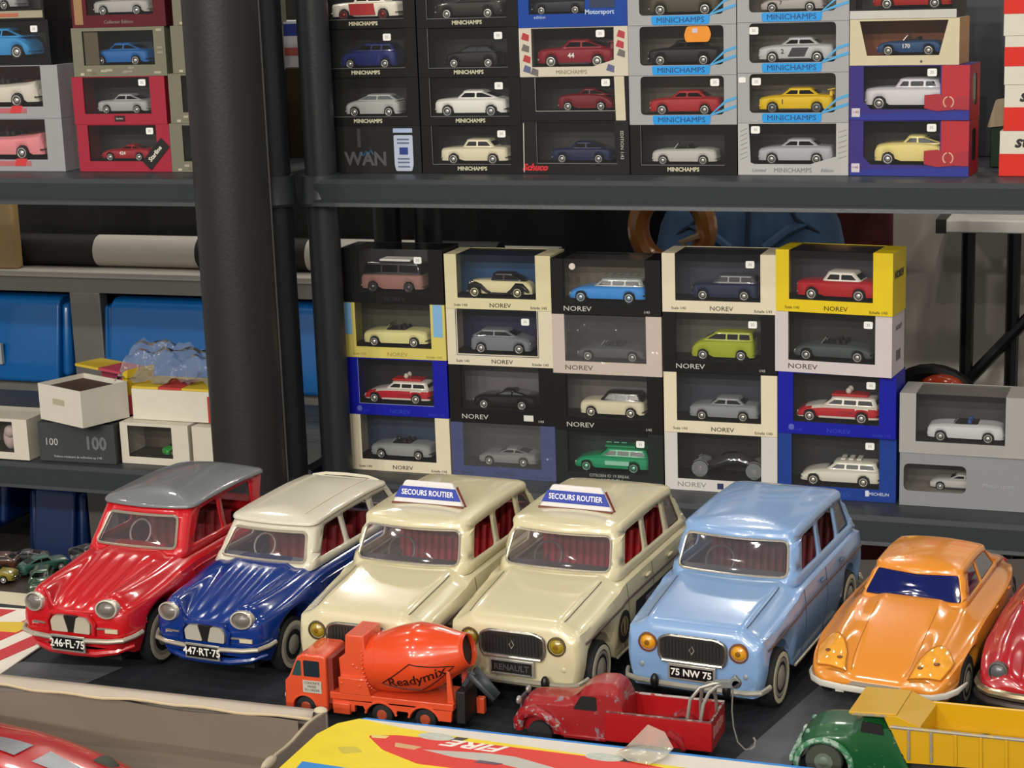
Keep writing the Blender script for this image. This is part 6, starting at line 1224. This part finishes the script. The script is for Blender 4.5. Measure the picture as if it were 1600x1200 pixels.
for nm, a, b in (('bed_side', (bx0, by0, 9.5), (bx1, by0+1.5, bz)), ('bed_side', (bx0, by1-1.5, 9.5), (bx1, by1, bz)), ('headboard', (bx0, by0+1.5, 14), (bx0+1.5, by1-1.5, bz)), ('tailgate', (bx1-1.5, by0+1.5, 14), (bx1, by1-1.5, bz))): BOX(nm, a, b, worn('#a31218', '#7d6a6a', .70), t, .3)
WR = worn('#b9aca8', '#a03028', .56, .2)
for nm, a, b in (('worn_rim', (bx0, by1-1.9, bz), (bx1, by1+.3, bz+1.)), ('worn_rim', (bx0, by0-.2, bz), (bx1, by0+1.7, bz+.7)), ('worn_rim', (bx0, by0+1.7, bz), (bx0+1.7, by1-1.9, bz+.7)), ('worn_rim', (bx1-1.8, by0+1.7, bz), (bx1+.1, by1-1.9, bz+.7))): BOX(nm, a, b, WR if a[1] > 20 else worn('#5f2a2a', '#9a8a86', .52, .2), t, .25)
for i, h in enumerate((1, .8, .75, 1, .9, .75, 1, .8, .6)): BOX('embossed_letter', (bx1, 6+3*i, 21-4*h), (bx1+.5, 7.1+3*i, 21+4*h), mat('#a86a66', .5), t)
WI = mat('#a8a49c', .35, .6)
MB().tube([(120, 5, 14.5), (119.5, 5, 30), (121, 7, 42), (127, 10, 50), (136, 12, 53), (142, 13, 54.5)], 1.25, 8).build('crane_wire', WI, t)
MB().tube([(129, 5, 14.5), (128.5, 5, 30), (130, 7, 40), (133, 10, 47), (138, 12, 51.5), (143, 13, 53)], 1.25, 8).build('crane_wire', WI, t)
MB().tube([(122, 31, 14.5), (122, 31, 32), (124, 28, 42), (129, 22, 49), (136, 16, 52.5)], 1.25, 8).build('crane_wire', WI, t)
MB().tube([(133, 31, 14.5), (133, 31, 32), (133, 26, 41), (135, 20, 48), (138, 16, 51.5)], 1.25, 8).build('crane_wire', WI, t)
MB().prism([(135, 50), (148, 51), (154, 56), (150, 60), (146, 56), (136, 55)], 11.5, 15.5, 'y').build('crane_jib', mat('#7f8482', .4, .4), t, bevel=.5)
MB().lathe([(2.8, -2), (3, -1.4), (3, 1.4), (2.8, 2)], 16, 'y', c=(151, 13.5, 54)).build('pulley', mat('#5d6064', .25, .7), t)
MB().tube([(149, 12, 53), (148.5, 12, 46), (148, 12, 36), (149, 12, 24), (152, 11, 14), (157, 10.5, 9.5), (161, 10, 10.5)], .55, 6).build('hanging_cord', mat('#6f6d64', .6), t)
MB().tube([(161, 10, 10.5), (163.5, 10, 13), (164, 10, 17), (162.8, 10, 19)], .8, 6).build('hook', mat('#d6d2c8', .25, .7), t)
BOX('crane_base', (116, 4, 14), (134, 33, 15.2), mat('#6d6a66', .5, .3), t)
wh2 = MB().lathe([(1.5, -3.2), (5, -3.4), (8.6, -3), (9, -2), (9, 2), (8.6, 3), (1.5, 3.2)], 22, 'y').mesh('wheel', rubber())
for x in (17, 110):
    for y, f in ((3.5, 0), (32.5, PI)): link(bpy.data.objects.new('wheel', wh2), t, (x, y, 9), (0, 0, f))
# green and yellow tipper
t = thing('toy_lorry', 'toy tipper lorry with green cab and worn yellow tipping body', 'toy lorry', (-.220, 1.1115, TZ), 0, None, .001); GN = worn('#124f28', '#5f7f6c', .62, .13); y0 = 24
top = ip([(0, 13), (3, 22), (7, 27.5), (13, 32), (20, 34.5), (37, 36), (42, 40), (47, 44.5), (58, 43), (62, 40), (66, 33), (70, 24), (74, 16)]); ww = ip([(0, 13), (3, 17), (8, 20), (20, 21.5), (74, 22)])
def zt2(x, y): return top(x)-(3.5*sstep(.5, 1, y)+1.*y*y)*(1 if x < 60 else .4)
ar = arch_sill(6, [(20, 9, 17.5)])
b_ = loft('body', [GN], t, stations(74, [0, 1, 2.5, 5, 8, 12, 16, 20, 26, 32, 38, 42, 46, 50, 54, 58, 61, 64, 67, 70, 72, 74], [(20, 9, 17.5)], 12), zt2, ww, lambda tt, x: 1+.05*sin(PI*tt), ar, 12, 8, None, None, 60); b_.location = (0, y0, 0)
for sy in (-1, 1):
    MB().tube([(20-17.8*cos(PI*i/16), y0+sy*22.6, 9+17.8*sin(PI*i/16)) for i in range(-1, 17)], 2.0, 8).build('mudguard_rim', worn('#3f7d58', '#93a99a', .5, .2), t)
    MB().prism(rpoly([(43.5, 35.5), (58.5, 34.5), (57, 41.5), (44.5, 42.5)], 1), y0+sy*22.6-(.2 if sy < 0 else .8), y0+sy*22.6+(.8 if sy < 0 else .2), 'y').build('side_window', BK2, t)
    MB().ball((2.5, y0+sy*11, 18), (2.5, 4, 4), 12, 8).build('headlight', worn('#7f9a88', '#b9c4bb', .5, .3), t)
    MB().ball((8, y0+sy*12, 27.5), (2, 2.5, 1.6), 8, 6).build('side_lamp', worn('#5f8a70', '#b9c4bb', .5, .3), t)
BOX('bumper', (-3, y0-20, 8), (0, y0+20, 13), worn('#3f7d58', '#93a99a', .5, .2), t, .6)
YE = worn('#c89a10', '#8a8272', .66, .10); YR = worn('#a8904a', '#8d8578', .45, .25)
n0, f0, xe = 0.5, 46.5, 190
MB().prism([(62, 41), (73, 18), (xe, 22), (xe, 41)], n0, n0+1.5, 'y').build('tipper_side', YE, t); MB().prism([(70, 42), (85, 20), (xe, 22), (xe, 42)], f0-1.5, f0, 'y').build('tipper_side', YE, t)
MB().prism([(70, 20), (xe, 23), (xe, 25), (69, 23)], n0+1.5, f0-1.5, 'y').build('tipper_floor', YE, t)
MB().prism([(62, 41), (63.5, 41), (71.5, 21), (70, 21)], n0+1.5, f0-1.5, 'y').build('tipper_headboard', YE, t)
q = MB().add([(36, 1, 47), (66, 3, 47.5), (70, f0-1, 47.5), (40, f0-1, 47), (36, 1, 48.8), (66, 3, 49.2), (70, f0-1, 49.2), (40, f0-1, 48.8)], [(3, 2, 1, 0), (4, 5, 6, 7), (0, 1, 5, 4), (1, 2, 6, 5), (2, 3, 7, 6), (3, 0, 4, 7)])
cp = q.build('cab_guard', YE, t, bevel=.4)
for sy, yy in ((0, 1.0), (1, f0-2.2)): MB().prism([(58, 48), (66, 48.8), (82+4*sy, 42), (82+4*sy, 39), (62, 39)], yy, yy+1.4, 'y').build('guard_cheek', YE, t, bevel=.3)
MB().add([(66, 2, 48.3), (70, f0-1, 48.5), (86, f0-.8, 41.5), (80, 2, 41), (80, 2, 24), (86, f0-.8, 24)], [(0, 1, 2, 3), (3, 2, 5, 4)]).build('sloping_headboard', YE, t, smooth=0)
MB().add([(62.5, 2, 41), (62.5, f0-2, 41), (60, f0-2, 47.6), (60, 2, 47.6), (64.5, 2, 41), (64.5, f0-2, 41), (62, f0-2, 47.6), (62, 2, 47.6)], [(3, 2, 1, 0), (4, 5, 6, 7), (0, 1, 5, 4), (1, 2, 6, 5), (2, 3, 7, 6), (3, 0, 4, 7)]).build('guard_front', YE, t)
MB().tube([(62, n0+.4, 41.2), (xe, n0+.4, 41.4)], 1.25, 8).build('side_rail', YR, t); MB().tube([(84, f0-.7, 42.2), (xe, f0-.7, 42.2)], .9, 8).build('side_rail', YE, t)
for i, x in enumerate((74, 88, 103, 118.5, 134, 149, 164, 180)): MB().prism([(x-.9, 40.5), (x+.9, 40.5), (x+1.3+.1*i, 20.5), (x-.5, 20)], n0-1.3, n0+.2, 'y').build('side_rib', YR if i in (0, 1) else YE, t, bevel=.3)
for zz, nm in ((45.3, 0), ): MB().tube([(38, .6, 47.4), (60, 1.5, 47.8)], .9, 6).build('guard_rim', YR, t)
BOX('chassis', (60, y0-14, 9), (xe, y0+14, 19), mat('#2a2c2a', .6), t)
wh3 = MB().lathe([(1.5, -4), (7, -4.4), (11.6, -4), (12.2, -2.5), (12.2, 2.5), (11.6, 4), (1.5, 4.4)], 26, 'y').mesh('wheel', mat('#3c4038', .8, 0, 0, .2, .3)); hb3 = MB().lathe([(6, -4.4), (5, -3.8), (2, -5), (.3, -5)], 18, 'y').mesh('hubcap', mat('#6d7a6e', .5, .3))
for x in (20, 118, 150):
    for y, f in ((5, 0), (42, PI)): o = link(bpy.data.objects.new('wheel', wh3), t, (x, y, 12.2), (0, 0, f)); link(bpy.data.objects.new('hubcap', hb3), o)
# ------------------------------------------------------------------ foreground boxes
FZ = 1.015
t = thing('picture_box', 'yellow toy box with a red racing car print, FIRE upside down', 'box', (-.515, 1.053, TZ)); H = FZ-TZ; WX, DY = .37, .16
pl = [(.0, -DY), (WX, -DY), (WX, 0), (.020, 0), (.006, -.014), (.0, -.034)]
MB().prism(pl, 0, H-.0015, 'z').build('box_body', card('#d6cdbd'), t, smooth=0)
MB().prism(pl, H-.0015, H, 'z').build('box_lid', card('#2a7fd0'), t, smooth=0)
def flat(nm, P, z, c, r=.5): return MB().prism(P, H-.0003, H+z, 'z').build(nm, mat(c, r, 0, .2, .08, 60), t, smooth=0)
flat('white_border', [(.004, -.045), (.002, -.03), (.010, -.013), (.020, -.0030), (WX, -.0035), (WX, -.045)], .0002, '#d9d2c6')
flat('yellow_field', [(.0002, -.10), (.0002, -.034), (.006, -.0145), (.017, -.0035), (.05, -.0105), (.10, -.0145), (.18, -.019), (WX, -.026), (WX, -.085), (.25, -.082), (.16, -.079), (.05, -.0775)], .0004, '#e8cf1a')
flat('blue_field', [(.012, -.10), (.010, -.076), (.05, -.078), (.16, -.0795), (.25, -.0825), (WX, -.086), (WX, -.10)], .0006, '#2a86d0')
flat('red_car_print', rpoly([(.034, -.028), (.052, -.0225), (.115, -.0205), (.21, -.022), (.26, -.030), (.315, -.036), (.345, -.0455), (.30, -.052), (.20, -.058), (.12, -.060), (.082, -.060), (.052, -.046)], .003), .0006, '#d62a22')
for x, y in ((.078, -.0185), (.192, -.0205)):
    MB().lathe([(.0125, 0), (.0125, .0003)], 24, c=(0, 0, 0)).build('wheel_print', mat('#b9beb4', .5, 0, 0, .4, 200), t, (x, y, H+.0006)).scale = (1, .42, 1)
    flat('shadow_print', [(x+.013, y+.003), (x+.021, y+.003), (x+.017, y-.003), (x+.011, y-.003)], .0008, '#3a3530')
flat('glass_print', [(.078, -.0395), (.12, -.034), (.138, -.0345), (.165, -.043), (.178, -.050), (.155, -.052), (.13, -.046), (.10, -.045)], .0008, '#b9b6ac')
flat('cowl_print', [(.056, -.034), (.075, -.036), (.072, -.041), (.058, -.040)], .0008, '#c9a070'); flat('cowl_print', [(.118, -.0455), (.134, -.0465), (.13, -.049), (.116, -.049)], .0010, '#5a4a5a'); flat('nose_print', [(.036, -.027), (.048, -.0255), (.047, -.0295), (.038, -.0305)], .0008, '#d6c878')
flat('tail_print', [(.235, -.028), (.30, -.033), (.335, -.043), (.30, -.046), (.26, -.038)], .0008, '#a9b0a0'); flat('highlight_print', [(.20, -.046), (.255, -.049), (.255, -.0505), (.20, -.048)], .0008, '#e87a5a')
text('FIRE', .014, mat('#ece4dc', .5), t, (.1105, -.0255, H+.0008), (0, 0, PI-.03), ext=.0001, shear=.45, sx=1.55, bold=.0003)
flat('stain', rpoly([(.022, -.050), (.034, -.046), (.042, -.053), (.030, -.059)], .003), .0006, '#c9b83c')
tp = MB(); Pz = [(0, 0), (.012, .006), (.024, .002), (.031, -.003), (.028, -.014), (.02, -.022), (.006, -.02), (-.004, -.012)]
tp.v = [(p[0], p[1], .0006+[.001, .014, .012, .004, .002, .0, .0, .001][i]) for i, p in enumerate(Pz)]+[(.013, -.006, .006)]; tp.f = [(i, (i+1) % 8, 8) for i in range(8)]; tp.m = [0]*8
tag(tp.build('adhesive_tape', film('tape_film', (.9, .87, .78), 1.45, .15, .35, (.8, .76, .64), .5), None, (-.313, 1.050, FZ+.0008), smooth=0), 'crumpled clear tape sticking up on the back edge of the picture box', 'tape')
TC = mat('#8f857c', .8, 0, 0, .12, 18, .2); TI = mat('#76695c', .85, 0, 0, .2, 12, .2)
t = thing('cardboard_tray', 'worn grey cardboard tray holding a red toy car, front left', 'tray', (-.525, 1.057, TZ)); H = FZ-TZ
q = MB(); n = 40
def wall(pts, th, nm, m, dirn):
    b = MB(); N = len(pts)
    for (x, y, z) in pts:
        b.v += [(x, y, 0), (x, y, z), (x+dirn[0]*th, y+dirn[1]*th, z), (x+dirn[0]*th, y+dirn[1]*th, 0)]
    for i in range(N-1):
        for k in range(4): k2 = (k+1) % 4; b.f.append((4*i+k, 4*i+k2, 4*(i+1)+k2, 4*(i+1)+k)); b.m.append(0)
    b.f += [(0, 1, 2, 3), tuple(4*(N-1)+k for k in (3, 2, 1, 0))]; b.m += [0, 0]
    return b.build(nm, m, t, smooth=40)
wall([(-.46+.46*i/n, -.0, H-.0003-.0012*abs(sin(i*.7))*(.4+.6*(i % 3)/2)) for i in range(n+1)], .0015, 'outer_back_wall', TC, (0, -1))
# folded-over rim with a torn lower edge
b = MB()
for i in range(n+1):
    x = -.46+.452*i/n; k = i/n; yy = -.010-.0025*sin(i*.9)*sin(i*.37)-.003*sin(PI*k); zz = H-.0030-.001*sin(i*1.3); b.v += [(x, .0, H+.0002), (x, -.006, H+.0004), (x, yy, zz+.0008)]
for i in range(n): b.f += [(3*i, 3*i+3, 3*i+4, 3*i+1), (3*i+1, 3*i+4, 3*i+5, 3*i+2)]; b.m += [0, 0]
o = b.build('folded_rim', mat('#b3a698', .8, 0, 0, .1, 20), t, smooth=60); s2 = o.modifiers.new('solid', 'SOLIDIFY'); s2.thickness = .001
MB().tube([(-.46+.452*i/n, -.0105-.0025*sin(i*.9)*sin(i*.37)-.003*sin(PI*i/n), H-.0026-.001*sin(i*1.3)) for i in range(n+1)], .0009, 5).build('torn_edge', mat('#c9b795', .9), t)
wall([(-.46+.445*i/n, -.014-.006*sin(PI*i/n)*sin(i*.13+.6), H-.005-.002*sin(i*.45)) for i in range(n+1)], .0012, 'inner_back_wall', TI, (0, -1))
wall([(-.001-.002*sin(i*.5), -.185*i/16, H-.002+.0015*sin(i*1.1)) for i in range(17)], .0018, 'end_wall', TC, (-1, 0)); wall([(-.46, -.185*i/16, H-.001) for i in range(17)], .0018, 'end_wall', TC, (1, 0)); wall([(-.46+.46*i/n, -.185, H-.001) for i in range(n+1)], .0015, 'front_wall', TC, (0, 1))
MB().tube([(-.002-.002*sin(i*.5), -.185*i/16, H-.0015+.0015*sin(i*1.1)) for i in range(17)], .0013, 6).build('torn_edge', mat('#b5a68c', .9), t)
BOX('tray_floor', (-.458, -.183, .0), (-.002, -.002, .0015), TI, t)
MB().ball((-.001, -.085, H-.001), (.003, .010, .0035), 10, 6).build('torn_corner', mat('#b9ab94', .9, 0, 0, .2, 30, .3), t)
MB().ball((-.004, -.002, H+.0005), (.005, .004, .0025), 10, 6).build('torn_corner', mat('#c4b69c', .9, 0, 0, .2, 30, .3), t)
# red racing car lying in the tray
t = thing('toy_car', 'glossy red toy car with silver windows lying in the cardboard tray', 'toy car', (-.86, .975, TZ+.0018), rad(-9.5), None, .001); RP = paint('#b50c18', .25)
top = ip([(0, 12), (8, 20), (40, 27), (80, 31), (150, 31), (200, 25), (250, 18), (276, 11)]); ww = ip([(0, 24), (10, 36), (40, 41), (200, 41), (255, 33), (276, 18)])
loft('body', [RP], t, [0, 2, 6, 12, 20, 30, 45, 60, 80, 100, 125, 150, 175, 200, 220, 240, 255, 265, 272, 276], lambda x, y: top(x)-6*y**2.5, ww, lambda tt, x: 1+.04*sin(PI*tt)-.06*tt*tt, lambda x: 5., 12, 6, None, None, 60)
SV = mat('#8f9196', .3, .4, 0, .15, .2)
def patch(nm, x0, x1, ya, yb, m):
    b = MB(); N = 10
    for i in range(N+1):
        x = x0+(x1-x0)*i/N
        for yn in (ya(i/N), yb(i/N)): b.v.append((x, yn*ww(x), top(x)-6*abs(yn)**2.5+.5))
    b.f = [(2*i, 2*i+1, 2*i+3, 2*i+2) for i in range(N)]; b.m = [0]*N; b.build(nm, m, t, smooth=60)
patch('side_window', 70, 168, lambda k: -.02-.1*k, lambda k: .05+.36*k**.5*(1-.25*k), SV); patch('windscreen', 182, 246, lambda k: -.10+.05*k, lambda k: .34-.22*k, SV)
for x in (50, 215):
    for y, f in ((-27, 0), (27, PI)): link(bpy.data.objects.new('wheel', wh3), t, (x, y, 12.2), (0, 0, f))
# ------------------------------------------------------------------ lettering becomes plain mesh
bpy.context.view_layer.update(); dg = bpy.context.evaluated_depsgraph_get(); fonts = [o for o in sc.objects if o.type == 'FONT']
new = [(o, bpy.data.meshes.new_from_object(o.evaluated_get(dg))) for o in fonts]
for o, me in new:
    n = bpy.data.objects.new('lettering', me); par, mb, rx, sl = o.parent, o.location.copy(), o.rotation_euler.copy(), o.scale.copy()
    bpy.data.objects.remove(o); n.name = 'lettering'; COL.objects.link(n); n.parent = par; n.location = mb; n.rotation_euler = rx; n.scale = sl
